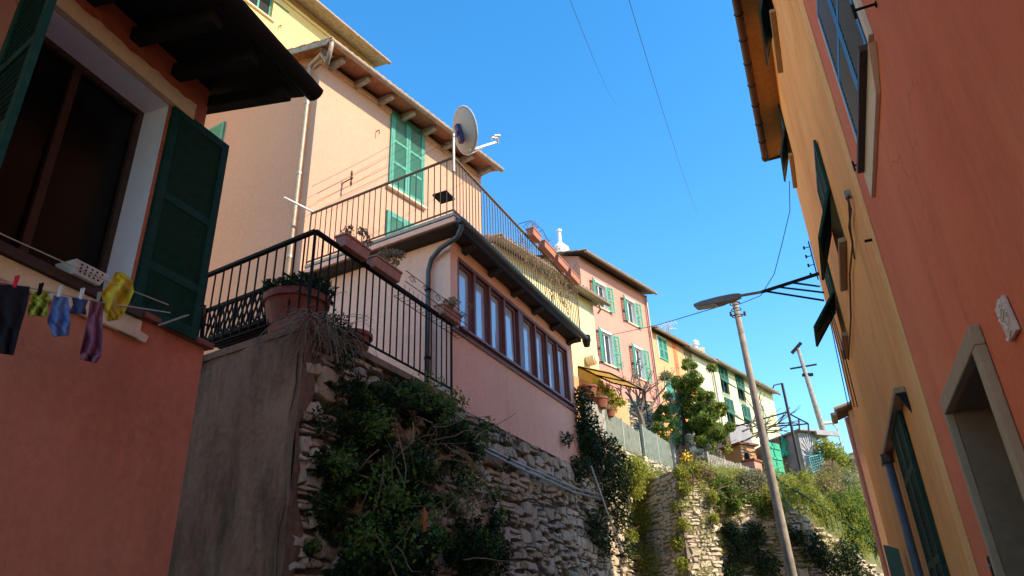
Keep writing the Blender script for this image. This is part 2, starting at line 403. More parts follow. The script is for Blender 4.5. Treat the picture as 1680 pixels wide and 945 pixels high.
def branch(mb, p, d, L, r, depth, mat=None, tips=None, spread=.55, up=.15):
    pts = [p.copy()]; k = 4
    for i in range(k):
        d = (d + Vector((random.gauss(0, .14), random.gauss(0, .14), random.gauss(0, .1) + up*.3))).normalized(); p = p + d*L/k; pts.append(p.copy())
    mb.tube(pts, r, 6 if r > .02 else 4, r2=r*.62)
    if depth == 0:
        if tips is not None: tips.append(p.copy())
        return
    for _ in range(random.choice((2, 3, 3))):
        q = pts[random.choice((2, 3, 4))]
        dd = (d + Vector((random.gauss(0, spread), random.gauss(0, spread), random.gauss(up, spread*.7)))).normalized()
        branch(mb, q.copy(), dd, L*random.uniform(.6, .85), r*.58, depth-1, mat, tips, spread, up)

def rubble(mb, f, u0, u1, zbot, top, n0=0., hmin=.06, hmax=.19, wmin=.09, wmax=.33, prot=.075, left=None):
    z = zbot
    def wv(u, z): return .10*math.sin(u*1.25+z*.9) + .05*math.sin(u*3.3+z*2.1) + .03*math.sin(u*7.1+z*5)
    zmax = max(top(u0 + (u1-u0)*i/20) for i in range(21)) + .3
    while z < zmax:
        h = random.uniform(hmin, hmax)*random.choice((1, 1, 1, 1.5)); u = u0 + random.uniform(0, .1)
        while u < u1:
            w = random.uniform(wmin, wmax)*(.7 + h/hmax*.5); uc = u + w/2
            if uc > u1: break
            zz = z + wv(uc, z); hh = h*random.uniform(.72, 1.0)
            parts = [(zz, hh)] if (h < .11 or random.random() < .6) else [(zz, hh*.5), (zz+hh*.52, hh*.45)]
            for zz, hh in parts:
              if zz + hh < top(uc) and random.random() > .03:
                g = .011; x0, x1, y0, y1 = u+g, u+w-g, zz+g*.6, zz+hh-g*.6
                jx, jy = min(.05, w*.20), min(.04, hh*.26)
                ring = []
                for (a, b) in ((x0, y0), ((x0+x1)/2, y0), (x1, y0), (x1, (y0+y1)/2), (x1, y1), ((x0+x1)/2, y1), (x0, y1), (x0, (y0+y1)/2)):
                    cxn = 0
                    ring.append((a + random.uniform(-jx, jx), b + random.uniform(-jy, jy)))
                pr = random.uniform(.25, 1)*prot; tl = random.uniform(-.5, .5)*prot; tz = random.uniform(-.5, .3)*prot
                cu, cz = (x0+x1)/2, (y0+y1)/2; vs = []
                for s_, q in ((1., -.07), (.97, pr*.5), (.86, pr)):
                    for (a, b) in ring:
                        vs.append(f.p(cu+(a-cu)*s_, n0 + q + (0 if q < 0 else tl*(a-cu)/w + tz*(b-cz)/hh + random.uniform(-.008, .008)), cz+(b-cz)*s_))
                vs.append(f.p(cu+random.uniform(-.1, .1)*w, n0 + pr*random.uniform(.95, 1.2), cz))
                fs = []
                for L in (0, 1):
                    for k in range(8):
                        k2 = (k+1) % 8; fs.append((L*8+k, L*8+k2, (L+1)*8+k2, (L+1)*8+k))
                for k in range(8): fs.append((16+k, 16+(k+1) % 8, 24))
                mb.add(vs, fs)
            u += w
        z += h
def coppi(mb, a, b, down, n, r=.085, seg=6, rows=None):
    """a row of barrel tiles: eave line a->b, 'down' = slope vector running up from eave"""
    a, b, down = Vector(a), Vector(b), Vector(down); L = (b-a).length; e = (b-a).normalized(); nu = down.normalized(); nn = e.cross(nu).normalized()
    if nn.z < 0: nn = -nn
    k = max(1, int(L/(r*2.15))); tl = .42; m_ = max(1, int(down.length/tl)) if rows is None else rows
    for i in range(k):
        c = a + e*(i+.5)*L/k
        for j in range(m_):
            p0 = c + nu*(j*tl) + nn*(.0 + random.uniform(0, .008)); p1 = c + nu*((j+1)*tl+.05) + nn*(-.02)
            vs = []
            for p, rr in ((p0, r), (p1, r*.82)):
                for q in (rr, rr-.014):
                    for s in range(seg+1):
                        t = math.pi*s/seg; vs.append(p + e*(math.cos(t)*q) + nn*(math.sin(t)*q))
            o = seg+1; fs = []
            for s in range(seg):
                fs.append((s, s+1, 2*o+s+1, 2*o+s)); fs.append((o+s+1, o+s, 3*o+s, 3*o+s+1)); fs.append((s+1, s, o+s, o+s+1))
            mb.add(vs, fs)
def gutter(mb, a, b, r=.07, seg=8, side=None):
    a, b = Vector(a), Vector(b); d = (b-a).normalized(); s = d.cross(UZ).normalized(); vs = []
    for p in (a, b):
        for q in (r, r-.008):
            for k in range(seg+1):
                t = math.pi + math.pi*k/seg; vs.append(p + s*(math.cos(t)*q) + UZ*(math.sin(t)*q))
    o = seg+1; fs = []
    for k in range(seg):
        fs += [(k, k+1, 2*o+k+1, 2*o+k), (o+k+1, o+k, 3*o+k, 3*o+k+1), (k, k+1, o+k+1, o+k)]
    mb.add(vs, fs)
    for q in (a, b):
        ring = [q + s*(math.cos(math.pi+math.pi*k/seg)*r) + UZ*(math.sin(math.pi+math.pi*k/seg)*r) for k in range(seg+1)]
        mb.add(ring, [tuple(range(seg+1))])
def winbox(root, f, h, glass, framemat, depth=.14, mull=1, bars=0, fr=.05, n=0., sill=None, name='window'):
    a, b, c, d = h; k = n-depth
    mb = MB(); mb.fbox(f, a, a+fr, k-.02, k+.03, c, d); mb.fbox(f, b-fr, b, k-.02, k+.03, c, d)
    mb.fbox(f, a+fr, b-fr, k-.02, k+.03, c, c+fr); mb.fbox(f, a+fr, b-fr, k-.02, k+.03, d-fr, d)
    for i in range(mull):
        x = a + (b-a)*(i+1)/(mull+1); mb.fbox(f, x-fr*.6, x+fr*.6, k-.022, k+.032, c+fr, d-fr)
    for i in range(bars):
        z = c + (d-c)*(i+1)/(bars+1); mb.fbox(f, a+fr, b-fr, k-.01, k+.018, z-.012, z+.012)
    w = mb.build(name, framemat, root)
    mb = MB(); mb.fbox(f, a+.01, b-.01, k-.012, k-.004, c+.01, d-.01); mb.build('pane', glass, w)
    if sill:
        mb = MB(); mb.fbox(f, a-.08, b+.08, n-.02, n+.07, c-.05, c+.002); mb.build('sill', sill, w)
    return w
def house_shell(root, f, u0, u1, z0, z1, depth, mat, holes=(), rev=None, rdepth=.16, sdir=None, name='wall', ridge=None, skew=None):
    """closed body; ridge = (height above z1, depth fraction) gives gable ends"""
    mb = MB(); holes_wall(mb, f, u0, u1, z0, z1, list(holes), rdepth)
    def bk(u, z): 
        q = f.p(u, 0, z); dd = Vector(sdir) if sdir is not None else -f.nv(); return q + dd*depth
    for u in (u0, u1):
        A, B = f.p(u, 0, z0), f.p(u, 0, z1); C, D = bk(u, z0), bk(u, z1)
        if ridge:
            mid = B.lerp(D, ridge[1]) + UZ*ridge[0]; mb.add([A, B, mid, D, C], [(0, 1, 2, 3, 4)])
        else: mb.quad(A, B, D, C)
    mb.quad(bk(u0, z0), bk(u0, z1), bk(u1, z1), bk(u1, z0))
    if not ridge: mb.quad(f.p(u0, 0, z1), f.p(u1, 0, z1), bk(u1, z1), bk(u0, z1))
    return mb.build(name, [mat, rev or mat], root)
def cloth(name, f, rows, mat, root, n=.4, folds=4, amp=.016, ph=0., sol=.002, nx=26, ny=26):
    """rows: (y, xl, xr) in photo px from top to bottom"""
    P = []
    for j in range(ny+1):
        t = j/ny*(len(rows)-1); i = min(int(t), len(rows)-2); q = t-i; q = q*q*(3-2*q)*.5+q*.5
        l = [rows[i][k]*(1-q)+rows[i+1][k]*q for k in range(4)]
        for k in range(nx+1):
            s = k/nx; x = l[1]*(1-s)+l[3]*s; y = l[0]*(1-s)+l[2]*s
            a = amp*(.3+.7*j/ny)
            P.append(f.P(x, y, n + a*math.sin(folds*math.pi*1.2*s+ph+j*.16) + a*.7*math.sin(folds*3.3*s-j*.31+ph*2) + a*.5*math.sin(j*.5+s*11+ph) + a*.35*math.sin(j*1.1-s*17+ph)))
    fs = [(j*(nx+1)+k, j*(nx+1)+k+1, (j+1)*(nx+1)+k+1, (j+1)*(nx+1)+k) for j in range(ny) for k in range(nx)]
    mb = MB(); mb.add(P, fs); return mb.build(name, mat, root, smooth=True, solid=sol)
# ================================================================== frames
aA, aC, aL = 24.6, 22.0, 19.16
FA = F(aA, -5.3, 1)          # big stone wall + veranda front
FL = F(aL, -4.0, 1)          # left red house
FC = F(aC, .93, -1)          # right-hand row
sun_dir = Vector((.885, -.465, 0)).normalized(); SUN_EL = 37.

# ------------------------------------------------------------------ LEFT RED HOUSE
uL = .5*(FL.u(277, 163) + FL.u(217, 457))
zT = .5*(FL.z(277, 163) + FL.z(85, 25)); zB = FL.z(157, 480)
uH = uL - 1.22
uE = FL.u(341, 175)                    # upper corner of the house
uE2 = .5*(FL.u(335, 575) + FL.u(290, 860)); zE2 = FL.z(337, 573)
root = thing('red_house', 'dark red rendered house with an open green-shuttered window and laundry lines, at the left', 'house', FL.p(uE, 0, 0))
mb = MB(); holes_wall(mb, FL, -1.5, uE, -.5, 7.6, [(uH, uL, zB, zT)], .30)
nb = -FL.nv()
for u in (-1.5, uE): mb.quad(FL.p(u, 0, -.5), FL.p(u, 0, 7.6), FL.p(u, 0, 7.6)+nb*5, FL.p(u, 0, -.5)+nb*5)
mb.build('wall', [M['red_l'], M['reveal']], root)
mb = MB(); mb.fbox(FL, uE+.002, uE2, -5, -.003, -.5, zE2); mb.build('side_wall', M['red_l'], root)
mb = MB(); mb.fbox(FL, uE-.25, uE2+.05, -5, .05, zE2+.002, zE2+.05); mb.build('coping', M['terra'], root, bevel=.01)
# sill
mb = MB(); mb.fbox(FL, uH-.3, uL+.1, -.2, .07, zB-.06, zB+.002, 0); mb.build('sill', M['wood_dk'], root)
mb = MB(); mb.fbox(FL, uH-.4, uL+.14, .003, .04, zB-.20, zB-.062); mb.build('sill_band', M['cream'], root, bevel=.01)
mb = MB(); zq = FL.z(215, 545); mb.hexa([FL.p(FL.u(192, 525), .003, FL.z(192, 522)), FL.p(FL.u(239, 550), .003, FL.z(239, 553)), FL.p(FL.u(239, 550), .03, FL.z(239, 553)), FL.p(FL.u(192, 525), .03, FL.z(192, 522))],
    [FL.p(FL.u(200, 490), .003, zB-.20), FL.p(FL.u(245, 508), .003, zB-.20), FL.p(FL.u(245, 508), .03, zB-.20), FL.p(FL.u(200, 490), .03, zB-.20)]); mb.build('wall_patch', M['cream'], root)
# lintel moulding with wavy top
mb = MB(); n_ = 28; ua, ub = uH-.5, uL+.22; top = []; bot = []
for i in range(n_+1):
    u = ua+(ub-ua)*i/n_; top.append(FL.p(u, .05, zT+.15+.008*math.sin(i*.95)+.010*math.sin(i*2.3+1))); bot.append(FL.p(u, .05, zT+.004))
for i in range(n_):
    q = -FL.nv()*.048; mb.hexa([bot[i], bot[i+1], bot[i+1]+q, bot[i]+q], [top[i], top[i+1], top[i+1]+q, top[i]+q])
mb.build('lintel', M['cream'], root)
# window frame leaves (dark) inside
w = winbox(root, FL, (uH, uL, zB, zT), M['glass_dk'], M['wood_dk'], depth=.28, mull=1, fr=.05)
mb = MB(); mb.fbox(FL, uH+.25, uH+.37, -.6, -.5, zB, zT); mb.fbox(FL, uH+.8, uH+.9, -.6, -.5, zB, zT); mb.build('inner_frame', M['wood_dk'], w)
# shutters
def leaf_to(px, py, hinge_u, z, width, f=FL):
    """plan position of the free edge: on the sight line through px at the given width from the hinge"""
    H = f.p(hinge_u, .02, z); best = None
    for k in range(200, 900):
        q = atd(px, py, k/100); q.z = z
        e = abs((q-H).length - width)
        if (q-H).dot(f.nv()) > 0 and (best is None or e < best[0]): best = (e, q)
    return H, best[1]
zb_, zt_ = zB-.03, zT+.02
H, q = leaf_to(366, 225, uL+.03, zb_, .60)
# choose the farther/nearer solution that keeps the top edge on the photo's line
best = None
for k in range(1, 180):
    ang = R(k); d_ = FL.dv()*math.cos(ang) + FL.nv()*math.sin(ang); e_ = H + d_*.60
    a_ = math.degrees(math.atan2(e_.x, e_.y)); er = abs(a_ - azd(350, 380))
    if best is None or er < best[0]: best = (er, d_)
shutter('shutter', H, best[1], UZ, .60, zt_-zb_, M['green_dk'], root, pitch=.045, mids=(.22, .55), tilt=.5, cover=.53)
H2 = FL.p(uH-.03, .02, zb_); best = None
for k in range(60, 179):
    ang = R(k); d_ = FL.dv()*math.cos(ang) + FL.nv()*math.sin(ang); e_ = H2 + d_*.60
    a_ = math.degrees(math.atan2(e_.x, e_.y)); er = abs(a_ - azd(40, 140))
    if best is None or er < best[0]: best = (er, d_)
print('left shutter az err', best[0], 'uH', uH, 'uL', uL, zB, zT, 'uE', uE, uE2, zE2)
shutter('shutter', H2, best[1], UZ, .60, zt_-zb_, M['green_dk'], root, pitch=.05, mids=(.22, .55), cover=.53)
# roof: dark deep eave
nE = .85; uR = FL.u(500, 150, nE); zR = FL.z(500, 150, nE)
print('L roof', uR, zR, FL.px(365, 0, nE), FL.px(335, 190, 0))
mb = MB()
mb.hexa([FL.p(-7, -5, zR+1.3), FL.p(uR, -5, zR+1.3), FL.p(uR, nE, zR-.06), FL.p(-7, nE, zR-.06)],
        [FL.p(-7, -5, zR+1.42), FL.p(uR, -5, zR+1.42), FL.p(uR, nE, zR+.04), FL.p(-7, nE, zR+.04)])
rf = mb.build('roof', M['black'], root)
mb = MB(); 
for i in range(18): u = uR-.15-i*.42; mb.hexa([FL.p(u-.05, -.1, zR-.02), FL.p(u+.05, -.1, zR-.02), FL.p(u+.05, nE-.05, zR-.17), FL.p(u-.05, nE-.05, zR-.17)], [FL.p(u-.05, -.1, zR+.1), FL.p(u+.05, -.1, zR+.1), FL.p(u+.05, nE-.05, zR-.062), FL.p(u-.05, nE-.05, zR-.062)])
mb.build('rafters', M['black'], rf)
mb = MB(); gutter(mb, FL.p(-7, nE+.07, zR-.0), FL.p(uR+.05, nE+.07, zR-.0), .085); mb.build('gutter', M['black'], rf)
mb = MB(); coppi(mb, FL.p(uR-3.5, nE-.02, zR+.07), FL.p(uR, nE-.02, zR+.07), FL.p(0, -5, zR+1.42)-FL.p(0, nE, zR+.04), 1, rows=10); mb.build('tiles', M['tile'], rf)

# laundry ------------------------------------------------------------
LN = .42
def clothline(pa, pb, label):
    a, b = FL.P(*pa, LN), FL.P(*pb, LN); mid = (a+b)/2 - UZ*.015; a2 = a + (a-b)*.25
    r_ = thing('clothes_line', label, 'clothes line', b); mb = MB(); mb.tube([a2, a, mid, b], .004, 6); mb.build('cord', M['rope'], r_)
    return r_
clothline((0, 383), (276, 500), 'upper pale clothes line running across the open window to the green shutter')
clothline((0, 462), (279, 513), 'lower pale clothes line with most of the pegged laundry on it')
LG = 'laundry hanging on the clothes lines'
def lc(name, label, cat, rows, col, **k):
    mt = plain(name+'_fabric', col, .9, var=.12, sc=30); r_ = cloth(name, FL, rows, mt, None, n=LN+.01, **k); tag(r_, label, cat, LG); return r_
lc('black_garment', 'black trousers-like garment pegged at the left end of the laundry', 'garment', [(466, -6, 470, 49), (500, -10, 500, 45), (540, -8, 540, 33), (580, 0, 583, 22)], (.008, .008, .012), folds=3)
lc('sock', 'lime green and grey pair of small garments beside the black one', 'garment', [(478, 52, 478, 82), (492, 50, 490, 80), (503, 46, 505, 78), (519, 46, 519, 76)], (.36, .42, .06), folds=3, amp=.03)
lc('blue_garment', 'light blue denim garment hanging from the lower line', 'garment', [(484, 88, 488, 112), (505, 84, 505, 114), (528, 77, 530, 115), (553, 88, 550, 113)], (.10, .19, .42), folds=3, ph=1)
lc('navy_garment', 'tiny white and navy garment between the blue and the mauve ones', 'garment', [(488, 118, 492, 145), (500, 120, 503, 140), (514, 112, 516, 142)], (.05, .07, .16), folds=2, ph=2, ny=10)
lc('mauve_garment', 'long mauve ribbed garment hanging below the yellow one', 'garment', [(492, 148, 497, 172), (520, 144, 520, 168), (552, 137, 556, 168), (578, 131, 584, 166), (590, 132, 596, 158)], (.26, .09, .15), folds=3, ph=.5, amp=.03)
lc('yellow_garment', 'crumpled bright yellow garment draped over both lines', 'garment', [(446, 190, 447, 202), (460, 182, 458, 216), (480, 167, 478, 220), (508, 170, 512, 205), (527, 176, 524, 196)], (.62, .45, .04), folds=2, ph=2.4, amp=.035)
for x, y, mt, lb in ((26, 462, 'peg_red', 'red clothes peg on the black garment'), (98, 478, 'white_m', 'white clothes peg on the light blue garment'), (134, 482, 'white_m', 'white clothes peg on the navy garment'), (162, 488, 'wood_gray', 'wooden clothes peg above the mauve garment'), (66, 474, 'iron', 'dark clothes peg on the lime green garment')):
    if mt not in M: M[mt] = plain('red_plastic', (.65, .02, .04), .4)
    c = FL.P(x, y, LN+.012); mb = MB()
    for s in (-1, 1):
        mb.hexa([c+FL.nv()*(.004*s-.003)-UZ*.035-FL.dv()*.006, c+FL.nv()*(.004*s-.003)-UZ*.035+FL.dv()*.006, c+FL.nv()*(.004*s+.003)-UZ*.035+FL.dv()*.006, c+FL.nv()*(.004*s+.003)-UZ*.035-FL.dv()*.006],
                [c+FL.nv()*(.009*s-.003)+UZ*.035-FL.dv()*.006, c+FL.nv()*(.009*s-.003)+UZ*.035+FL.dv()*.006, c+FL.nv()*(.009*s+.003)+UZ*.035+FL.dv()*.006, c+FL.nv()*(.009*s+.003)+UZ*.035-FL.dv()*.006])
    tag(mb.build('clothes_peg', M[mt]), lb, 'clothes peg', 'clothes pegs')
# white perforated basket tray on sill
u0, u1, zc = FL.u(131, 455, .2), FL.u(188, 468, .2), zB+.0
bk = thing('peg_basket', 'white perforated plastic basket standing on the window sill', 'basket', FL.p((u0+u1)/2, .15, zc))
mb = MB(); f0, f1 = [FL.p(u0+.03, -.02, zc+.004), FL.p(u1-.03, -.02, zc+.004), FL.p(u1-.03, .10, zc+.004), FL.p(u0+.03, .10, zc+.004)], [FL.p(u0, -.05, zc+.085), FL.p(u1, -.05, zc+.085), FL.p(u1, .13, zc+.085), FL.p(u0, .13, zc+.085)]
mb.add(f0+f1, [(3, 2, 1, 0), (0, 1, 5, 4), (1, 2, 6, 5), (2, 3, 7, 6), (3, 0, 4, 7)]); mb.build('body', M['white_m'], bk, solid=.004)
mb = MB()
for i in range(5):
    for j in range(3): t = (i+1)/6; a = f0[3].lerp(f0[2], t); b = f1[3].lerp(f1[2], t); c = a.lerp(b, (j+1)/4) + FL.nv()*.006; mb.bar(c-FL.dv()*.006, c+FL.dv()*.006, .003, .012)
mb.build('holes', M['iron'], bk)
# loose wooden piece by the shutter
mb = MB(); a, b = FL.P(262, 533, .12), FL.P(308, 517, .12); mb.bar(a, b, .035, .012)
tag(mb.build('broken_slat', M['wood_gray'], bevel=.004), 'broken weathered wooden slat resting on the ledge under the right shutter', 'wood piece')

# ------------------------------------------------------------------ TERRACE / STONE WALL
u_c = .5*(FA.u(487, 560) + FA.u(478, 800)); zt0 = 5.0
dS = (Vector((-3.93, 8.38, 0)) - FA.p(u_c, 0, 0)); dS.z = 0; dS.normalize()
print('stone corner', u_c, FA.p(u_c, 0, 0), dS, 'px check z', FA.z(741, 657), FA.z(935, 754), FA.z(966, 717, -.3), FA.z(1057, 760, -.3))
uG0, uG1 = 9.15, .5*(FA.u(940, 600) + FA.u(948, 700))
zg0 = FA.z(741, 657); uW = 23.0
def wtop(u):
    if u < uG1: return 4.93 + .0*u
    return 4.93 + min(1, (u-uG1)/1.6)*1.15 + max(0, u-18)*.08
sw = thing('stone_retaining_wall', 'tall rubble stone retaining wall with a stained rendered end, below the veranda', 'wall', FA.p(u_c, 0, 0))
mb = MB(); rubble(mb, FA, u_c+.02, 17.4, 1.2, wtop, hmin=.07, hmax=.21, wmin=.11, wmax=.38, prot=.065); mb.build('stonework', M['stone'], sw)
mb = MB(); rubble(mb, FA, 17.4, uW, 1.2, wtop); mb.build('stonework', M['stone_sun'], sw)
mb = MB(); nu, nz = 150, 60
vs = []
for i in range(nu+1):
    u = u_c + (uW-u_c)*i/nu
    for j in range(nz+1):
        z = -.5 + (wtop(u)+.5)*j/nz
        vs.append(FA.p(u, -.035 + .03*math.sin(u*5.3+z*3)*math.sin(z*7+u*2) + random.uniform(-.008, .008), z))
mb.add(vs, [(i*(nz+1)+j, (i+1)*(nz+1)+j, (i+1)*(nz+1)+j+1, i*(nz+1)+j+1) for i in range(nu) for j in range(nz)])
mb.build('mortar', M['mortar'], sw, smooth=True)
# rendered end face with uneven surface, wrapping a little round the corner
mb = MB(); n1, n2 = 40, 60; c0 = FA.p(u_c+.0, .05, 0)
for (base, dr, L, nrm, skew_) in ((c0, dS, 5., None, 0),):
    vs = []
    nr = Vector((dS.y, -dS.x, 0)); nr = nr if nr.dot(Vector((0, -1, 0))) > 0 else -nr
    for i in range(n1+1):
        for j in range(n2+1):
            s = L*i/n1; z = -.5+(zt0+.5)*j/n2
            vs.append(base + dr*s + nr*(.012*math.sin(s*4+z*2.2)+.01*math.sin(s*9-z*5)+random.uniform(-.003, .003)) + UZ*z)
    mb.add(vs, [(i*(n2+1)+j, (i+1)*(n2+1)+j, (i+1)*(n2+1)+j+1, i*(n2+1)+j+1) for i in range(n1) for j in range(n2)])
# return of the render onto the street side, ragged edge
vs = []; 
for j in range(n2+1):
    z = -.5+(zt0+.5)*j/n2; wd_ = .20+.10*math.sin(z*3.1)+.06*math.sin(z*7.7)+random.uniform(-.03, .03)
    for k in range(4): vs.append(FA.p(u_c+wd_*k/3, .05+.012*math.sin(z*6+k) - (.06 if k == 3 else 0), z))
mb.add(vs, [(j*4+k, j*4+k+1, (j+1)*4+k+1, (j+1)*4+k) for j in range(n2) for k in range(3)])
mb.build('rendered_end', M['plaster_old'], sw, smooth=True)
# terrace floor
mb = MB(); A, B = FA.p(u_c-.02, .08, zt0), FA.p(uG0+.1, .08, zt0)
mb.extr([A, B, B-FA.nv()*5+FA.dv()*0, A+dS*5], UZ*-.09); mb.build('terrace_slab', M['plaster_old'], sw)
# low terracotta kerb block at the corner
mb = MB(); mb.extr([FA.p(u_c-.02, .06, zt0+.002), FA.p(u_c+.55, .06, zt0+.002), FA.p(u_c+.5, -.35, zt0+.002), FA.p(u_c-.02, .06, zt0+.002)+dS*.6], UZ*.12); mb.build('kerb', M['terra'], sw, bevel=.01)
# conduit pipes on stone wall
pp = thing('wall_conduit', 'grey conduit pipes strapped along the top of the stone wall', 'pipe', FA.P(775, 718, .1))
for k in (0, 1):
    mb = MB(); pts = [FA.P(x, y+k*7, .12) for x, y in ((766, 712), (800, 735), (850, 760), (900, 782), (940, 800), (985, 812))]; mb.tube(pts, .022, 8); mb.build('pipe', M['galv'], pp)
pp = thing('drain_stick', 'thin pale pipe leaning diagonally down the ivy covered wall', 'pipe', FA.P(1025, 900, .3))
mb = MB(); mb.tube([FA.P(970, 765, .4), FA.P(1000, 850, .32), FA.P(1022, 905, .25)], .018, 8); mb.build('pipe', M['white_m'], pp)

# lower railing -------------------------------------------------------
zr1 = .5*(FA.z(487, 352) + FA.z(738, 540)); zr0 = 5.14
lr = thing('terrace_railing', 'black iron railing with plain bars round the lower terrace corner', 'railing', FA.p(u_c, .03, zt0))
a = FA.p(u_c+.03, .03, zr1); b = FA.p(uG0-.02, .03, zr1); railing(lr, a, b, zr0, 22, M['iron'], top_w=.06, top_h=.045)
e = atz(336, 449, zr1); c = a + dS*((e-a).length+.5); railing(lr, a, c, zr0, 15, M['iron'], top_w=.06, top_h=.045, post_ab=(False, True))
print('low rail z', zr1, (e-a).normalized(), dS)

# bench -------------------------------------------------------------
def bench():
    c = atz(400, 530, zt0)
    o = a + dS*1.05 - Vector((nr.x, nr.y, 0))*.28; o.z = zt0
    r_ = thing('garden_bench', 'dark cast iron garden bench with lattice back on the lower terrace', 'bench', o)
    n = nr; L = 1.25; h0, h1 = .42, .88
    tl = -n*0.0
    mb = MB()
    for z in (h0, h1): mb.bar(o+UZ*z, o+dS*L+UZ*z, .04, .05)
    for i in range(14):
        for s in (-1, 1):
            x0 = L*(i+.5)/14; x1 = x0 + s*.16
            if 0 <= x1 <= L: mb.bar(o+dS*x0+UZ*h0, o+dS*x1+UZ*h1, .014, .022, up=n)
    for i in range(5): mb.bar(o+dS*(L*i/4)+UZ*h0, o+dS*(L*i/4)+UZ*h1, .012, .03, up=n)
    mb.build('backrest', M['iron'], r_)
    mb = MB()
    for i in range(6): q = -n*(.06+.075*i); mb.bar(o+q+UZ*.42, o+q+dS*L+UZ*.42, .05, .02)
    mb.build('seat', M['iron'], r_)
    for s in (0, L):
        mb = MB(); q = o+dS*s
        mb.bar(q+UZ*0+n*.06, q+UZ*.42, .04, .04); mb.bar(q+UZ*.42, q+UZ*.95+n*.05, .045, .05); mb.bar(q-n*.48, q-n*.46+UZ*.42, .04, .04); mb.bar(q-n*.47+UZ*.2, q+UZ*.2, .025, .03)
        mb.build('leg', M['iron'], r_, bevel=.006)
        mb = MB(); mb.tube([q+UZ*.68, q-n*.2+UZ*.70, q-n*.42+UZ*.66, q-n*.5+UZ*.58, q-n*.46+UZ*.42], .018, 8); mb.build('armrest', M['iron'], r_)
bench()
# pots on the terrace -------------------------------------------------
def pot(name, label, c, r, h, mat, group='terracotta pots on the terraces', leafm='leaf_dk', lr_=None, nl=900, ls=.06, lz=.0):
    r_ = thing(name, label, 'plant pot', c, group)
    mb = MB(); mb.lathe(c, [(r*.0, 0), (r*.72, 0), (r*.97, h*.8), (r*.97, h*.82), (r*1.06, h*.83), (r*1.06, h), (r*.95, h), (r*.92, h*.86), (0, h*.86)], 28); mb.build('pot', mat, r_, smooth=False)
    if nl: leaves('foliage', [(Vector(c)+UZ*(h+lz), (lr_ or r*1.1, lr_ or r*1.1, (lr_ or r)*.6), nl), (Vector(c)+UZ*(h+lz+.05)+Vector((r*.7, 0, 0)), r*.5, nl//4)], ls, M[leafm], r_)
    return r_
c = atd(486, 500, 8.45); c.z = zt0+.005; ph_ = atd(486, 484, 8.3).z-zt0; pot('plant_pot', 'large terracotta bowl with a leafy green plant in the terrace railing corner', c, .38, ph_, M['terra'], nl=1700, lz=.06, lr_=.42, ls=.075)
print('pot h', ph_)
c = FA.p(FA.u(580, 575, -.18), -.20, zt0+.003); pot('plant_pot', 'round terracotta bowl without a plant behind the front bars of the lower terrace', c, .24, max(.25, FA.z(580, 551, -.2)-zt0), M['terra'], nl=0)
# planters on the lower railing
def planter(root_, f, u0, u1, n0, z0, h=.16, w=.17, mat=None):
    mb = MB(); t = .02
    mb.hexa([f.p(u0+t, n0-w/2+t, z0), f.p(u1-t, n0-w/2+t, z0), f.p(u1-t, n0+w/2-t, z0), f.p(u0+t, n0+w/2-t, z0)], [f.p(u0, n0-w/2, z0+h*.8), f.p(u1, n0-w/2, z0+h*.8), f.p(u1, n0+w/2, z0+h*.8), f.p(u0, n0+w/2, z0+h*.8)])
    mb.fbox(f, u0-.012, u1+.012, n0-w/2-.012, n0+w/2+.012, z0+h*.8+.002, z0+h)
    return mb.build('box', mat or M['terra_pink'], root_, bevel=.006)
PG = 'flower boxes on the lower railing'
for (x0, x1, y, lb, dry) in ((560, 600, 415, 'flower box with sprigs at the upper left of the lower railing', 5), (610, 652, 452, 'flower box of dry pink blooms, second along the lower railing', 9), (722, 752, 530, 'flower box in wire scrollwork near the right end of the lower railing', 8)):
    f_ = FA; u0 = f_.u(x0, y-12, .1); u1 = f_.u(x1, y+14, .1); zz = zr1-.02
    r_ = thing('flower_box', lb, 'flower box', f_.p((u0+u1)/2, .08, zz), PG); planter(r_, f_, u0, u1, .08, zz+.01, .17, .18)
    cc = f_.p((u0+u1)/2+.1, .1, zz+.17)
    stems('stems', cc, 14, .32, .004, M['straw'], r_, spread=.7, up=.9)
    leaves('blossoms', [(cc+UZ*.16+Vector((random.gauss(0, .12), random.gauss(0, .08), random.uniform(-.05, .14))), .06, 45) for _ in range(dry)], .035, M['leaf_dry'], r_, asp=.9)
# wire basket holders with scrolls
r_ = thing('wire_flower_holder', 'empty wrought wire flower box holder with scrolls on the lower railing', 'holder', FA.p(8.0, .1, zr1-.2))
ua, ub = FA.u(655, 455, .1), FA.u(758, 545, .1)
mb = MB()
for z in (zr1-.16, zr1+.03, zr1+.20):
    mb.tube([FA.p(ua, .20, z), FA.p(ub, .20, z)], .006, 5)
mb.tube([FA.p(ua, .02, zr1-.16), FA.p(ub, .02, zr1-.16)], .006, 5)
k = 16
for i in range(k+1):
    u = ua+(ub-ua)*i/k; mb.tube([FA.p(u, .02, zr1-.16), FA.p(u, .20, zr1-.16), FA.p(u, .20, zr1-.03)], .004, 4)
for i in range(5):
    u = ua+(ub-ua)*(i+.5)/5; z = zr1+.12
    for s in (-1, 1): mb.tube([FA.p(u+s*(.09-.011*t)*math.cos(t*.7), .2, z+(.075-.008*t)*math.sin(t*.7)) for t in range(8)], .005, 4)
mb.build('wire_frame', M['iron'], r_)
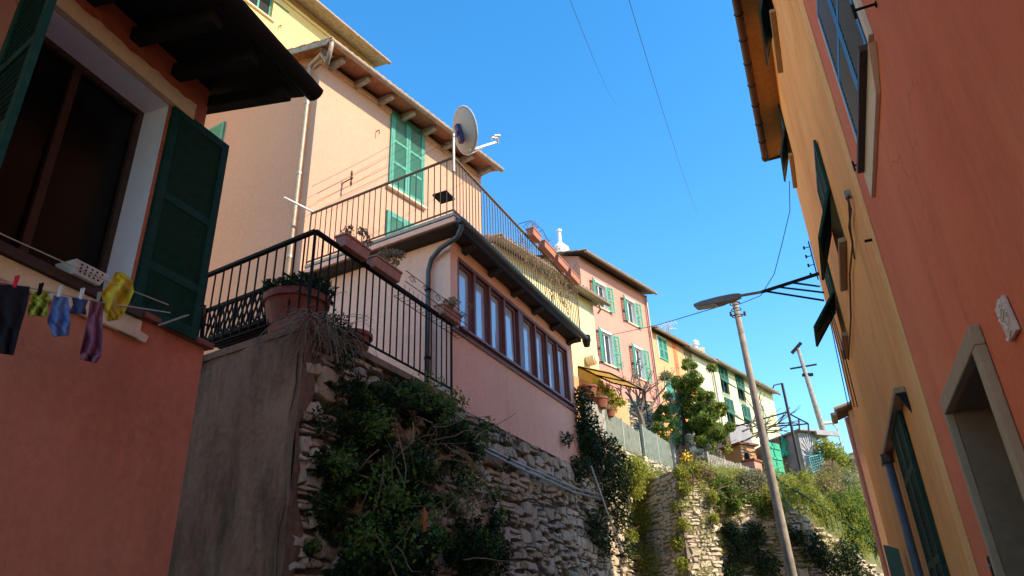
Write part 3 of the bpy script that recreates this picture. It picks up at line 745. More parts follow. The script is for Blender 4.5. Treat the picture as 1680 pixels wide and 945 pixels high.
# ------------------------------------------------------------------ VERANDA BUILDING
nG = .30
uS, zS = FA.px(745, 347, nG)                       # slab corner, top
zR_ = FA.z(738, 249, nG)
uSe = .5*(FA.u(958, 550, nG) + FA.u(955, 545, nG)); zgt = FA.z(958, 548, nG)
rl = atz(508, 350, zR_)                            # far left end of the terrace railing
cS = FA.p(uS, nG, zS); dB = rl - cS; dB.z = 0; LB = dB.length; dB.normalize()
zw = min(FA.z(924, 565), 9); zwb = .5*(FA.z(753, 539)+FA.z(939, 666)); zwt = .5*(FA.z(753, 426)+FA.z(924, 565))
zwall = zS-.22
print('G', uS, zS, zR_, uSe, zgt, rl, dB, LB, zwb, zwt)
vb = thing('veranda_house', 'salmon rendered veranda block with a long band of brown framed windows under a roof terrace', 'building', FA.p(uG0, 0, zg0))
hw = (9.42, 14.42, zwb, zwt)
mb = MB(); holes_wall(mb, FA, uG0, uG1, 4.93, zwall, [hw], .16)
A0 = FA.p(uG0, 0, 4.93); A1 = FA.p(uG0, 0, zwall); 
mb.quad(A0, A1, A1+dB*LB, A0+dB*LB); B0 = FA.p(uG1, 0, 4.93); B1 = FA.p(uG1, 0, zwall); mb.quad(B0, B1, B1-FA.nv()*4, B0-FA.nv()*4)
mb.build('wall', [M['g_pink'], M['g_pink']], vb)
mb = MB(); mb.fbox(FA, uG0-.02, uG1+.02, 0.003, .03, zwb-.12, zwb-.03); mb.fbox(FA, uG0+.25, uG1-.25, 0.0, .09, zwb-.035, zwb+.01); mb.build('sill', M['wood_red'], vb, bevel=.006)
# window band: two groups of four casements
ws = hw[1]-hw[0]; gap = .26; cw = (ws-gap)/8
def casement(u0, u1):
    fr = .055; mb = MB(); n0, n1 = -.12, -.05
    mb.fbox(FA, u0, u0+fr, n0, n1, zwb+.05, zwt-.06); mb.fbox(FA, u1-fr, u1, n0, n1, zwb+.05, zwt-.06)
    mb.fbox(FA, u0+fr, u1-fr, n0, n1, zwb+.05, zwb+.05+fr*1.2); mb.fbox(FA, u0+fr, u1-fr, n0, n1, zwt-.06-fr, zwt-.06)
    w = mb.build('window', M['wood_red'], vb, bevel=.005)
    tilt = random.uniform(-.012, .012)
    mb = MB(); mb.hexa([FA.p(u0+fr-.01, -.095, zwb+.1), FA.p(u1-fr+.01, -.095+tilt, zwb+.1), FA.p(u1-fr+.01, -.089+tilt, zwb+.1), FA.p(u0+fr-.01, -.089, zwb+.1)],
        [FA.p(u0+fr-.01, -.095+tilt*.5, zwt-.1), FA.p(u1-fr+.01, -.095, zwt-.1), FA.p(u1-fr+.01, -.089, zwt-.1), FA.p(u0+fr-.01, -.089+tilt*.5, zwt-.1)]); mb.build('pane', M['glass_g'], w)
for i in range(8):
    u0 = hw[0] + i*cw + (gap if i > 3 else 0); casement(u0+.03, u0+cw-.03)
mb = MB(); mb.fbox(FA, hw[0], hw[1], -.13, .012, zwt-.065, zwt-.003); mb.fbox(FA, hw[0], hw[1], -.13, .012, zwb+.003, zwb+.048)
mb.fbox(FA, hw[0]+4*cw+.02, hw[0]+4*cw+gap-.02, -.13, .006, zwb+.05, zwt-.07)
for i in range(9):
    u = hw[0]+i*cw+(gap if i > 4 else 0)
    if i != 4: mb.fbox(FA, u-.03, u+.03, -.13, .004, zwb+.05, zwt-.07)
mb.build('window_frame', M['wood_red'], vb, bevel=.006)
mb = MB(); mb.fbox(FA, hw[0], hw[1], -.5, -.45, zwb, zwt); mb.build('interior', M['curtain'], vb)
# slab of the roof terrace
E1 = FA.p(uS, nG, 0); E2 = FA.p(uSe, nG, 0); E3 = E2 - FA.nv()*5; E4 = E1 + dB*LB
def up(v, z): return Vector((v.x, v.y, z))
mb = MB(); mb.extr([up(E1, zS-.06), up(E2, zS-.06), up(E3, zS-.06), up(E4, zS-.06)], UZ*.06); mb.build('terrace_edge', M['cement'], vb, bevel=.006)
i_ = .06
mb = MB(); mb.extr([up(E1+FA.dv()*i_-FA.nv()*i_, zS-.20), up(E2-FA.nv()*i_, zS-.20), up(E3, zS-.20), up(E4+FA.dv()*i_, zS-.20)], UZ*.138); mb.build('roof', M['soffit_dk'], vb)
mb = MB(); mb.bar(up(E1, zS-.13)+FA.dv()*.03, up(E4, zS-.13)+FA.dv()*.03, .05, .09); mb.build('fascia', M['g_pink'], vb)
# deep dark soffit beams along the front
for i in range(6):
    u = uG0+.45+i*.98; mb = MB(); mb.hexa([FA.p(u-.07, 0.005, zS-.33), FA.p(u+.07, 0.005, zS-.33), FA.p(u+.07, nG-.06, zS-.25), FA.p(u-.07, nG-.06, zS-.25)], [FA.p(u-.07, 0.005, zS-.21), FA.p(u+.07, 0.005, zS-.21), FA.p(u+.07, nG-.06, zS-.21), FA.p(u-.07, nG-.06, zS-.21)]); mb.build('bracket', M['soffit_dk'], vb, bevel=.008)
mb = MB(); gutter(mb, FA.p(uS+.05, nG+.06, zS-.12), FA.p(uSe+.12, nG+.06, zS-.14), .08); mb.build('gutter', M['pipe_dk'], vb)
mb = MB(); mb.lathe(FA.p(uSe+.02, nG+.06, zS-.33), [(.0, 0), (.07, 0), (.1, .14), (.1, .26)], 12); mb.build('gutter_hopper', M['soffit_dk'], vb)
# downspout : hopper at the corner, swan neck, long vertical
SW = FA.p(uG0, 0, 0) - nr*0
def onside(px_, py_, off=.07):
    # point on the side wall plane (through the corner, direction dB) offset towards the camera
    n2_ = Vector((dB.y, -dB.x, 0)); n2_ = n2_ if n2_.dot(Vector((0, -1, 0))) > 0 else -n2_
    r = Vector(tuple(ray(px_, py_))); c_ = FA.p(uG0, 0, 0) + n2_*off
    t = (c_.x*n2_.x + c_.y*n2_.y)/(r.x*n2_.x + r.y*n2_.y); return Vector((r.x*t, r.y*t, r.z*t+EYE))
ds = thing('drainpipe', 'dark grey drainpipe with a swan neck on the salmon wall behind the lower railing', 'pipe', up(onside(702, 640), zt0))
q = onside(703, 420); q2 = onside(703, 640)
top_ = FA.p(uS+.14, nG+.05, zS-.2)
mb = MB(); mb.tube([top_+UZ*.05, top_-UZ*.06, top_-UZ*.16+(q-top_)*.12, onside(722, 408, .12), onside(708, 425), up(q, onside(704, 445).z), up(q, 6.5), up(q, zt0+.02)], .042, 12); mb.build('pipe', M['pipe_dk'], ds, smooth=True)
for z in (zt0+.7, zt0+1.9):
    mb = MB(); mb.tube([up(q, z), up(q, z+.04)], .05, 12); mb.build('clamp', M['iron'], ds)
# concrete block beside the pipe foot
mb = MB(); f0 = FA.p(8.6, -.35, zt0+.003); mb.extr([f0, f0+FA.dv()*.5, f0+FA.dv()*.5-FA.nv()*.5, f0-FA.nv()*.5], UZ*.28)
tag(mb.build('concrete_block', M['cement'], bevel=.01), 'grey concrete step block at the foot of the dark drainpipe', 'block')

# upper railing
ur = thing('roof_terrace_railing', 'black iron railing with vertical bars round the roof terrace over the veranda', 'railing', cS)
a = FA.p(uS+.03, nG-.03, zR_); b = FA.p(uSe-.1, nG-.03, zR_); railing(ur, a, b, zS+.06, 52, M['iron_sunlit'], top_w=.045, top_h=.03, bar=.013)
c = a + dB*(LB-.05); railing(ur, a, c, zS+.06, 25, M['iron_sunlit'], top_w=.045, top_h=.03, bar=.013, post_ab=(False, True))
# pole sticking out
mb = MB(); mb.tube([atz(466, 324, zR_+.12), atz(514, 348, zR_+.04)], .022, 8); tag(mb.build('pole', M['white_m'], smooth=True), 'short pale metal pole poking out past the left end of the roof terrace railing', 'pole')
# planters hanging at far end
PG2 = 'flower boxes hung on the roof terrace railing'
words = ('small pink flower box, nearest on the roof terrace railing', 'second pink flower box along the roof terrace railing', 'third pink flower box along the roof terrace railing', 'farthest pink flower box on the roof terrace railing')
for i in range(4):
    u0 = FA.u(868, 384, nG+.1) + i*.95 if i == 0 else FA.u(889, 404, nG+.1) + (i-1)*.80
    u0 = (11.7, 12.3, 13.05, 13.8)[i]; L = (.42, .6, .6, .6)[i]
    r_ = thing('flower_box', words[i], 'flower box', FA.p(u0, nG+.12, zR_-.05), PG2); planter(r_, FA, u0, u0+L, nG+.10, zR_-.07, .16, .17)
    cc = FA.p(u0+L/2, nG+.12, zR_+.18); stems('stems', cc, 12, .35, .004, M['straw'], r_, spread=1.0, up=.7)
    leaves('dry_leaves', [(cc+FA.dv()*random.uniform(-.3, .3), .14, 90)], .03, M['leaf_dry'], r_)
# dry vine on the far bars
r_ = thing('dry_vine', 'leafless pale vine tangled in the far bars of the roof terrace railing', 'vine', FA.p(12.8, nG, zS))
mb = MB()
for i in range(70):
    p = FA.p(random.uniform(11.3, 14.2), nG+random.uniform(-.03, .05), zS+random.uniform(.2, .9)); pts = [p]; d = Vector((random.gauss(0, 1), random.gauss(0, 1), random.gauss(0, .8))).normalized()
    for k in range(5): d = (d+Vector((random.gauss(0, .5), random.gauss(0, .5), random.gauss(0, .5)))).normalized(); d -= FA.nv()*d.dot(FA.nv())*.8; p = p+d*.09; pts.append(p)
    mb.tube(pts, .006, 4)
mb.build('stems', M['straw'], r_); leaves('dry_leaves', [(FA.p(u, nG+.02, zS+random.uniform(.5, .95)), (.2, .2, .25), 60) for u in np.arange(11.4, 14.2, .3)], .03, M['leaf_grey'], r_)
r_ = thing('wire_rack', 'thin wire rack sticking up above the roof terrace flower boxes', 'rack', FA.p(11.5, nG, zR_))
mb = MB(); P0 = [FA.P(x, y, nG) for x, y in ((850, 368), (862, 364), (872, 362), (890, 378), (900, 395))]
mb.tube(P0, .006, 4); mb.tube([P0[1], FA.P(868, 378, nG), FA.P(858, 372, nG), P0[2]], .005, 4); mb.tube([P0[2], FA.P(876, 384, nG), P0[3]], .005, 4); mb.build('wires', M['iron'], r_)
# small dark table on the terrace
o = atz(728, 334, zS+.02); o = FA.p(FA.u(728, 330, -.35), -.35, zS); zt_ = FA.z(728, 322, -.35)
r_ = thing('small_table', 'small dark table on thin legs standing just inside the roof terrace corner', 'table', o)
h_ = zt_-zS
mb = MB(); mb.fbox(FA, FA.uof(o)-.16, FA.uof(o)+.16, -.5, -.2, zt_-.04, zt_); mb.build('top', M['iron'], r_, bevel=.01)
for s in (-1, 1):
    for t in (-.48, -.22): mb = MB(); mb.bar(FA.p(FA.uof(o)+s*.13, t, zS), FA.p(FA.uof(o)+s*.1, t, zt_-.04), .014, .014); mb.build('leg', M['iron'], r_)

# satellite dish
pc = FA.P(763, 214, nG+.05); az_, el_ = R(61), R(20)
nd = Vector((math.sin(az_)*math.cos(el_), math.cos(az_)*math.cos(el_), math.sin(el_))); sx = nd.cross(UZ).normalized(); sy = sx.cross(nd).normalized()
hp = .74*(FA.P(763, 174, nG).z-FA.P(763, 254, nG).z)/2
dsh = thing('satellite_dish', 'grey satellite dish on a short mast at the corner of the roof terrace railing', 'satellite dish', up(FA.p(uS, nG, 0), zR_))
mb = MB(); rings = []; vs = [pc - nd*.085]; ns = 36
for j in range(1, 9):
    q = j/8; 
    for k in range(ns): t = 2*math.pi*k/ns; vs.append(pc + (sx*math.cos(t)*.47*1.0 + sy*math.sin(t)*.53)*q*(hp/.5) - nd*(.085*(1-q*q)))
fs = [(0, 1+k, 1+(k+1) % ns) for k in range(ns)]
for j in range(7):
    for k in range(ns): fs.append((1+j*ns+k, 1+(j+1)*ns+k, 1+(j+1)*ns+(k+1) % ns, 1+j*ns+(k+1) % ns))
mb.add(vs, fs); mb.build('reflector', M['dish'], dsh, smooth=True, solid=.008)
mb = MB(); rim = [pc + (sx*math.cos(2*math.pi*k/ns)*.475 + sy*math.sin(2*math.pi*k/ns)*.535)*(hp/.5) for k in range(ns+1)]; mb.tube(rim, .009, 6); mb.build('rim', M['white_m'], dsh)
mb = MB(); bk_ = pc - nd*.11; mast = up(FA.p(uS+.03, nG-.02, 0), 0)
bt = up(mast, zR_+.42); mb.bar(bk_+sy*.12-nd*.01, bk_-sy*.25-nd*.05, .10, .09); mb.bar(bk_, bt, .05, .06); mb.build('bracket', M['purple'], dsh, bevel=.01)
mb = MB(); mb.tube([up(mast, zR_-.3), up(mast, zR_+.5)], .022, 10); mb.build('mast', M['galv'], dsh)
mb = MB(); lnb = FA.P(808, 250, nG+.55)
lo = pc - sy*.5*(hp/.5); lnb = pc + nd*.60 - sy*.18
mb.bar(lo-nd*.05, lnb-sy*.08, .03, .035); mb.tube([lo - sx*.15, lnb-sy*.06], .008, 6); mb.build('arm', M['white_m'], dsh)
mb = MB(); mb.tube([lnb-nd*.09, lnb-nd*.05, lnb-nd*.045, lnb+nd*.05], [.03, .03, .02, .02], 10); mb.tube([lnb+sx*.08-nd*.08, lnb+sx*.08+nd*.04], .022, 10); mb.tube([lnb+sx*.08, lnb-sy*.12], .015, 6); mb.build('receiver', M['white_m'], dsh)

# ------------------------------------------------------------------ PEACH HOUSE
pH = atz(506, 350, zR_) + dB*.15; pH.z = 0
FH = F.thru(pH, 35.2, 1)
uh0 = .5*(FH.u(515, 210)+FH.u(505, 320)); uh1 = FH.u(783, 285)+.15
zht = FH.z(530, 97); 
print('H', pH, uh0, uh1, zht, FH.px(643, 185), FH.px(640, 308), FH.px(692, 337))
ph = thing('peach_house', 'tall peach rendered house with sea-green shutters and bracketed wooden eaves behind the terraces', 'house', FH.p(uh0, 0, 5))
sdH = Vector((math.sin(R(-60)), math.cos(R(-60)), 0))
wu0, wu1, wz0, wz1 = FH.u(641, 250), FH.u(692, 280), .5*(FH.z(640, 308)+FH.z(692, 337)), .5*(FH.z(643, 185)+FH.z(692, 220))
vz1 = .5*(FH.z(638, 352)+FH.z(662, 362)); vz0 = vz1-1.9
house_shell(ph, FH, uh0, uh1, 4.9, zht, 6.5, M['peach'], [], sdir=sdH, ridge=(2.0, .5))
for (a_, b_) in ((wz0, wz1), (vz0, vz1)):
    wm = (wu0+wu1)/2
    mb = MB(); mb.fbox(FH, wu0-.05, wu0, 0.002, .05, a_-.02, b_+.05); mb.fbox(FH, wu1, wu1+.05, 0.002, .05, a_-.02, b_+.05); mb.fbox(FH, wu0, wu1, .002, .05, b_+.003, b_+.05); mb.build('window_frame', M['sea_green'], ph)
    mb = MB(); mb.fbox(FH, wu0-.12, wu1+.12, .002, .10, a_-.08, a_-.03); mb.build('sill', M['cream'], ph)
    shutter('shutter', FH.p(wu0+.004, .035, a_), FH.dv(), UZ, wm-wu0-.008, b_-a_, M['sea_green'], ph, mids=(.33, .62))
    shutter('shutter', FH.p(wm+.004, .035, a_), FH.dv(), UZ, wu1-wm-.008, b_-a_, M['sea_green'], ph, mids=(.33, .62))
# shutter stops and hooks
for x, y in ((617, 215), (600, 300)):
    pass
hk = MB(); p = FH.P(617, 216); hk.tube([p, p+FH.nv()*.10, p+FH.nv()*.11-UZ*.12], .012, 6); hk.build('hook', M['rust'], ph)
# roof : pitch up towards the back
oH = .55; pit = .32
def hroof(f, root, u0, u1, z, ov, depth, sdir, t=.05, n_raf=8, mat_t='tile', pit=.32, verge=.35, raf=True, gut='copper', rows=None, sofmat='wood_eave', ridge=.5, back=True):
    sd = Vector(sdir).normalized(); sd2 = -f.nv()
    run = depth*ridge
    e0, e1 = f.p(u0-verge, ov, z+.02), f.p(u1+.15, ov, z+.02)
    r0 = f.p(u0, 0, z+.02)-f.dv()*verge + sd*run + UZ*pit*run; r1 = f.p(u1+.15, 0, z+.02)+sd*run+UZ*pit*run
    e0 = e0 - UZ*pit*ov*.5; e1 = e1 - UZ*pit*ov*.5
    nn = (e1-e0).cross(r0-e0).normalized(); nn = nn if nn.z > 0 else -nn
    mb = MB(); mb.hexa([e0, e1, r1, r0], [e0+nn*t, e1+nn*t, r1+nn*t, r0+nn*t]); rf = mb.build('roof', M[sofmat], root)
    if back:
        b0 = r0+sd*run-UZ*pit*run; b1 = r1+sd*run-UZ*pit*run; mb = MB(); mb.hexa([r0, r1, b1, b0], [r0+nn*t, r1+nn*t, b1+nn*t, b0+nn*t]); mb.build('roof_back', M['tile'], rf)
    mb = MB(); coppi(mb, e0+nn*(t+.02), e1+nn*(t+.02), (r0-e0), 1, rows=rows); mb.build('tiles', M[mat_t], rf)
    if gut:
        mb = MB(); gutter(mb, e0+f.nv()*.07+UZ*.0, e1+f.nv()*.07+UZ*.0, .075); mb.build('gutter', M[gut], rf)
    if raf:
        for i in range(n_raf):
            u = u0+.25+(u1-u0-.4)*i/(n_raf-1); zz = z-.16
            mb = MB(); a0, a1 = u-.055, u+.055
            mb.hexa([f.p(a0, .0, zz-.02), f.p(a1, .0, zz-.02), f.p(a1, ov*.8, zz-.03), f.p(a0, ov*.8, zz-.03)], [f.p(a0, .0, z-.0), f.p(a1, .0, z-.0), f.p(a1, ov*.85, z-.09), f.p(a0, ov*.85, z-.09)]); mb.build('bracket', M['wood_gray'], rf, bevel=.01)
    return rf, e0, e1, r0, nn
rf, e0, e1, r0, nn = hroof(FH, ph, uh0, uh1, zht, oH, 6.5, sdH, n_raf=8, verge=.3, rows=7)
# verge board & purlin end
mb = MB(); mb.bar(e0-UZ*.05, r0-UZ*.05, .03, .12); mb.build('verge_board', M['wood_gray'], rf)
q_ = FH.p(uh0, 0, zht-.10)+sdH*.55; mb = MB(); mb.bar(q_+FH.dv()*.1, q_-FH.dv()*.28, .15, .17); mb.build('purlin', M['wood_gray'], rf, bevel=.015)
q_ = FH.p(uh0, 0, zht-.02)+sdH*.05; mb = MB(); mb.bar(q_+FH.dv()*.1+FH.nv()*.3, q_-FH.dv()*.25+FH.nv()*.3, .12, .12); mb.build('purlin', M['wood_gray'], rf, bevel=.015)
# cornice band below eave
mb = MB(); mb.fbox(FH, uh0-.01, uh1, .002, .035, zht-.16, zht-.06); mb.build('cornice', M['cream'], ph)
# downspout on the shaded side
nS_ = Vector((sdH.y, -sdH.x, 0)); nS_ = nS_ if nS_.y < 0 else -nS_
def onH(px_, py_, off=.08):
    r = Vector(tuple(ray(px_, py_))); c_ = FH.p(uh0, 0, 0)+nS_*off; t = (c_.x*nS_.x+c_.y*nS_.y)/(r.x*nS_.x+r.y*nS_.y); return Vector((r.x*t, r.y*t, r.z*t+EYE))
g0 = e0+FH.nv()*.07+FH.dv()*.06
q = onH(500, 200); dp = thing('drainpipe', 'brown drainpipe curving from the eaves gutter down the shaded side of the peach house', 'pipe', up(q, 5))
mb = MB(); mb.tube([g0-UZ*.03, g0-UZ*.16, g0-UZ*.3+(q-g0)*.15, onH(528, 88, .2), onH(509, 108, .10), up(q, onH(504, 128).z), up(q, 9), up(q, 5.2)], .05, 12); mb.build('pipe', M['copper'], dp, smooth=True)
for z in (8.3, 10.2, 12.):
    mb = MB(); mb.tube([up(q, z), up(q, z+.05)], .058, 12); mb.build('clamp', M['galv'], dp)
# left side window edge with shutter, hook
p_ = onH(352, 205, .02); mb = MB(); mb.bar(p_-sdH*0+UZ*.0, p_+UZ*-.01+sdH*.01, .01, .01)
tq = onH(371, 200, .0); shutter('shutter', Vector((tq.x, tq.y, tq.z-1.7))+nS_*.03, sdH, UZ, .55, 1.7, M['sea_green'], ph)
p = onH(368, 239, 0); mb = MB(); mb.tube([p, p+nS_*.12, p+nS_*.12-UZ*.05], .012, 5); mb.build('hook', M['rust'], ph)
# washing lines by the wall and insulator
wl = thing('washing_wires', 'four thin wires running along the sunny peach wall above the roof terrace', 'wires', FH.P(560, 300, .3))
mb = MB()
for (x0, y0, x1, y1) in ((512, 306, 690, 212), (520, 318, 700, 222), (520, 330, 716, 232), (560, 322, 720, 240)): mb.tube([FH.P(x0, y0, .35), FH.P((x0+x1)/2, (y0+y1)/2+2, .35), FH.P(x1, y1, .35)], .004, 4)
mb.build('wire', M['cable'], wl)
ins = thing('line_bracket', 'small rusty bracket with insulators on the sunny peach wall', 'bracket', FH.P(563, 310, 0))
mb = MB(); p = FH.P(563, 300, 0); mb.bar(p, p+FH.nv()*.3, .02, .02)
for k in (-1, 0, 1): mb.tube([p+FH.nv()*.25+UZ*(k*.12-.03), p+FH.nv()*.25+UZ*(k*.12+.04)], .025, 8)
mb.bar(p+FH.nv()*.25-UZ*.2, p+FH.nv()*.25+UZ*.2, .018, .018); mb.build('arm', M['rust'], ins)
ins = thing('line_bracket', 'dark diagonal arm fixed high on the peach wall beside the dish', 'bracket', FH.P(702, 218, 0))
mb = MB(); mb.bar(FH.P(700, 213, .0), FH.P(738, 245, .2), .03, .03); mb.build('arm', M['rust'], ins)

# ------------------------------------------------------------------ WARM YELLOW HOUSE above
pY = atd(522, 36, 17.5); FY = F.thru(pY, 33.5, 1); uy0, uy1 = FY.uof(pY)-8, FY.uof(pY)+4.6; zy = pY.z
uy1 = FY.u(640, 113, .5)
yh = thing('yellow_house', 'warm yellow house rising behind the roof of the peach house, top left', 'house', FY.p(uy1, 0, 5))
a_, b_ = FY.u(405, 0), FY.u(447, 20); zb2 = .5*(FY.z(405, 2)+FY.z(447, 35))
house_shell(yh, FY, uy0, uy1-.3, 5, zy, 5, M['y_house'], [(a_, b_, zb2, zb2+1.5)], ridge=(1.2, .5))
winbox(yh, FY, (a_, b_, zb2, zb2+1.5), M['glass'], M['sea_green'], sill=M['cream'])
shutter('shutter', FY.p(b_+.02, .03, zb2+.75), FY.dv(), (UZ*.8+FY.nv()*-.6), .01+.5, .7, M['sea_green'], yh, mids=())
mb = MB(); p = FY.P(457, 44); mb.tube([p, p+FY.nv()*.12, p+FY.nv()*.12-UZ*.14], .014, 6); mb.build('hook', M['rust'], yh)
mb = MB(); mb.fbox(FY, uy0, uy1-.3, .002, .06, zy-.30, zy-.2); mb.build('cornice', M['r1'], yh)
hroof(FY, yh, uy0, uy1-.3, zy, .55, 5, -FY.nv(), raf=False, n_raf=2, rows=4, sofmat='wood_gray')
# ------------------------------------------------------------------ ROW OF HOUSES UP THE STREET
def wu(f, xl, yl, xr, yr, zt, zb):
    """opening from photo px: left/right edge points, px of top and bottom centre"""
    a, b = f.u(xl, yl), f.u(xr, yr); return (a, b, f.z(*zb), f.z(*zt))
def opened(root, f, h, mat, w=.42, ang=12):
    a, b, c, d = h
    for o_, dr in ((a, -1), (b, 1)):
        dd = f.dv()*dr*math.cos(R(ang)) + f.nv()*math.sin(R(ang))
        shutter('shutter', f.p(o_+dr*.02, .03, c-.03), dd, UZ, w, d-c+.06, mat, root, pitch=.07, mids=(.45,))
def closed(root, f, h, mat):
    a, b, c, d = h; m_ = (a+b)/2
    shutter('shutter', f.p(a, .03, c), f.dv(), UZ, m_-a-.01, d-c, mat, root, pitch=.07); shutter('shutter', f.p(m_+.01, .03, c), f.dv(), UZ, b-m_-.01, d-c, mat, root, pitch=.07)
# R1 yellow
F1 = F.thru((-.9, 15.3), 36, 1)
u0, u1 = F1.uof((-.3, 15.9)), .5*(F1.u(976, 520)+F1.u(977, 560)); z1 = F1.z(942, 463, .40)+.05
r1 = thing('yellow_row_house', 'lemon yellow house glimpsed through the roof terrace railing, with a tiled roof edge', 'house', F1.p(u1, 0, 6))
house_shell(r1, F1, u0, u1, 6, z1-.0, 5, M['r1'], ridge=(1.0, .5))
hroof(F1, r1, u0-.1, u1+.2, z1, .30, 5, -F1.nv(), raf=False, n_raf=2, rows=6, verge=.1, sofmat='wood_gray')
mb = MB(); mb.tube([F1.P(982, 498, .3), F1.P(985, 508, .2), F1.P(981, 514, .05)], .03, 6); mb.build('downpipe', M['copper'], r1)
mb = MB(); c = F1.P(973, 590, .2); mb.tube([c-F1.nv()*.15, c+F1.nv()*.1], .16, 20); mb.tube([c+F1.nv()*.1, c+F1.nv()*.13], [.13, .12], 20); tag(mb.build('extractor_fan', M['cream']), 'round extractor unit mounted above the striped awning on the yellow wall', 'fan unit')
# awning
aw = thing('awning', 'yellowish canvas awning on thin dark iron bars beside the veranda', 'awning', F1.P(960, 640))
mb = MB(); q1, q2, q3, q4 = F1.P(946, 594, .0), F1.P(1000, 618, .0), atd(1035, 632, 19.5), atd(946, 617, 16.8); q3.z = q2.z-.35; q4.z = q1.z-.35
q1 = F1.P(948, 600, 0); q2 = q1+F1.dv()*1.9; q3 = q2+F1.nv()*1.0-UZ*.45; q4 = q1+F1.nv()*1.0-UZ*.45
mb.extr([q1, q2, q3, q4], UZ*.012); mb.build('canvas', island('canvas_yellow', [(.75, .58, .30), (.75, .58, .30)], .9, trans=.65), aw)
for a_, b_ in ((q1, q2), (q4, q3), (q1, q4), (q2, q3), (q1.lerp(q2, .5), q4.lerp(q3, .5)), (q3, q3-UZ*.9)): mb = MB(); mb.bar(a_-UZ*.03, b_-UZ*.03, .035, .035); mb.build('bar', M['iron'], aw)
mb = MB(); mb.extr([F1.p(u1-3.6, .005, 6), F1.p(u1+1.5, .005, 6), F1.p(u1+1.5, .03, 6), F1.p(u1-3.6, .03, 6)], UZ*(F1.z(960, 620)-6-.1)); tag(mb.build('low_wall', M['r3']), 'orange lower wall in the shade under the awning', 'wall')
# R2 pink
p2 = atd(949, 414, 28); F2 = F.thru(p2, 39.5, 1); u0 = F2.uof(p2); u1 = F2.u(1060, 500); z2 = p2.z-.2
r2 = thing('pink_row_house', 'pink four-window house with open sea-green shutters, highest in the far row', 'house', F2.p(u0, 0, 7))
H_ = []
def cz(x): return
for (xl, xr, yt, yb, sl) in ((977, 993, 452, 496, .5), (1027, 1040, 480, 522, .5), (989, 1005, 548, 598, .45), (1043, 1055, 575, 618, .45)):
    xm = (xl+xr)/2; a_, b_ = F2.u(xl, (yt+yb)/2), F2.u(xr, (yt+yb)/2+4); H_.append((a_, b_, F2.z(xm, yb), F2.z(xm, yt)))
H_ = [(a_, b_, z2-2.05, z2-.85) for a_, b_, _, _ in H_[:2]] + [(a_, b_, H_[2][2], H_[2][3]) for a_, b_, _, _ in H_[2:]]
print('R2', u0, u1, z2, H_)
house_shell(r2, F2, u0, u1, 7, z2, 6, M['r2'], H_, rev=M['white'], ridge=(1.2, .5))
for h in H_:
    winbox(r2, F2, h, M['glass'], M['white'], sill=M['cream']); a_, b_, c_, d_ = h
    opened(r2, F2, h, M['sea_green'], w=.42, ang=18)
    mb = MB(); t = .09
    mb.extr([F2.p(u, .002, z) for u, z in ((a_-t, c_-.02), (a_, c_-.02), (a_, d_), (b_, d_), (b_, c_-.02), (b_+t, c_-.02), (b_+t, d_+t), (a_-t, d_+t))], F2.nv()*.03); mb.build('window_surround', M['white'], r2)
hroof(F2, r2, u0, u1, z2, .5, 6, -F2.nv(), raf=False, n_raf=2, rows=5, verge=.3, sofmat='wood_dk')
mb = MB(); mb.tube([F2.p(u1-.1, .1, z2-.1), F2.p(u1-.1, .1, 7)], .05, 8); mb.build('downpipe', M['copper'], r2)
# chimney, white pinnacle
c = atd(919, 401, 31); ch = thing('chimney', 'white pinnacle chimney with a cap behind the pink house roof', 'chimney', c-UZ*1.2)
mb = MB(); mb.lathe(c-UZ*1.2, [(.42, 0), (.42, .95), (.10, 1.3), (.08, 1.9), (.14, 1.92), (.14, 2.02), (.09, 2.04), (.0, 2.14)], 12); mb.build('stack', M['white'], ch)
# R3..R5 lower run
z3 = atd(1100, 561, 1).z
def z_at(f, x, y): return f.z(x, y)
F3 = F.thru((p2[0], p2[1]), 39.5, 1)
uA, uB, uC, uD = u1+.02, F3.u(1124, 600), F3.u(1175, 650), F3.u(1276, 690)
z3 = .5*(F3.z(1100, 561)+F3.z(1174, 596)); z5 = F3.z(1272, 650)
print('row', uA, uB, uC, uD, z3, z5)
r3 = thing('orange_row_house', 'narrow orange house with two closed green shutters right of the pink one', 'house', F3.p(uA, 0, 7))
def hole(f, xc, yc, w, h): u, z = f.px(xc, yc); return (u-w/2, u+w/2, z-h/2, z+h/2)
h3 = [hole(F3, 1087, 573, .85, 1.15), hole(F3, 1099, 638, .85, 1.0)]
house_shell(r3, F3, uA, uB, 7, z3, 6, M['r3'], h3, rev=M['white'], ridge=(1.0, .5))
for h in h3:
    closed(r3, F3, h, M['sea_green']); a_, b_, c_, d_ = h; mb = MB(); mb.fbox(F3, a_-.08, a_-.003, .002, .03, c_, d_+.08); mb.build('window_surround', M['white'], r3); mb = MB(); mb.fbox(F3, a_, b_, .002, .03, d_+.003, d_+.08); mb.build('lintel', M['white'], r3)
hroof(F3, r3, uA, uB, z3, .3, 6, -F3.nv(), raf=False, n_raf=2, rows=4, verge=.0, sofmat='wood_dk')
mb = MB(); mb.fbox(F3, F3.u(1108, 600), F3.u(1113, 600), .003, .02, 7, z3-.05); mb.build('paint_stripe', M['red_r'], r3)
r4 = thing('beige_row_house', 'weathered beige house with a brown louvre between orange and pale yellow houses', 'house', F3.p(uB, 0, 7))
h4 = [hole(F3, 1130, 594, .75, 1.5)]
house_shell(r4, F3, uB+.02, uC, 7, z3-.05, 6, M['r4'], [], ridge=(1.0, .5))
mt = plain('brown_louvre', (.28, .17, .11), .8); a_, b_, c_, d_ = h4[0]; shutter('louvre', F3.p(a_, .03, c_), F3.dv(), UZ, b_-a_, d_-c_, mt, r4, pitch=.09)
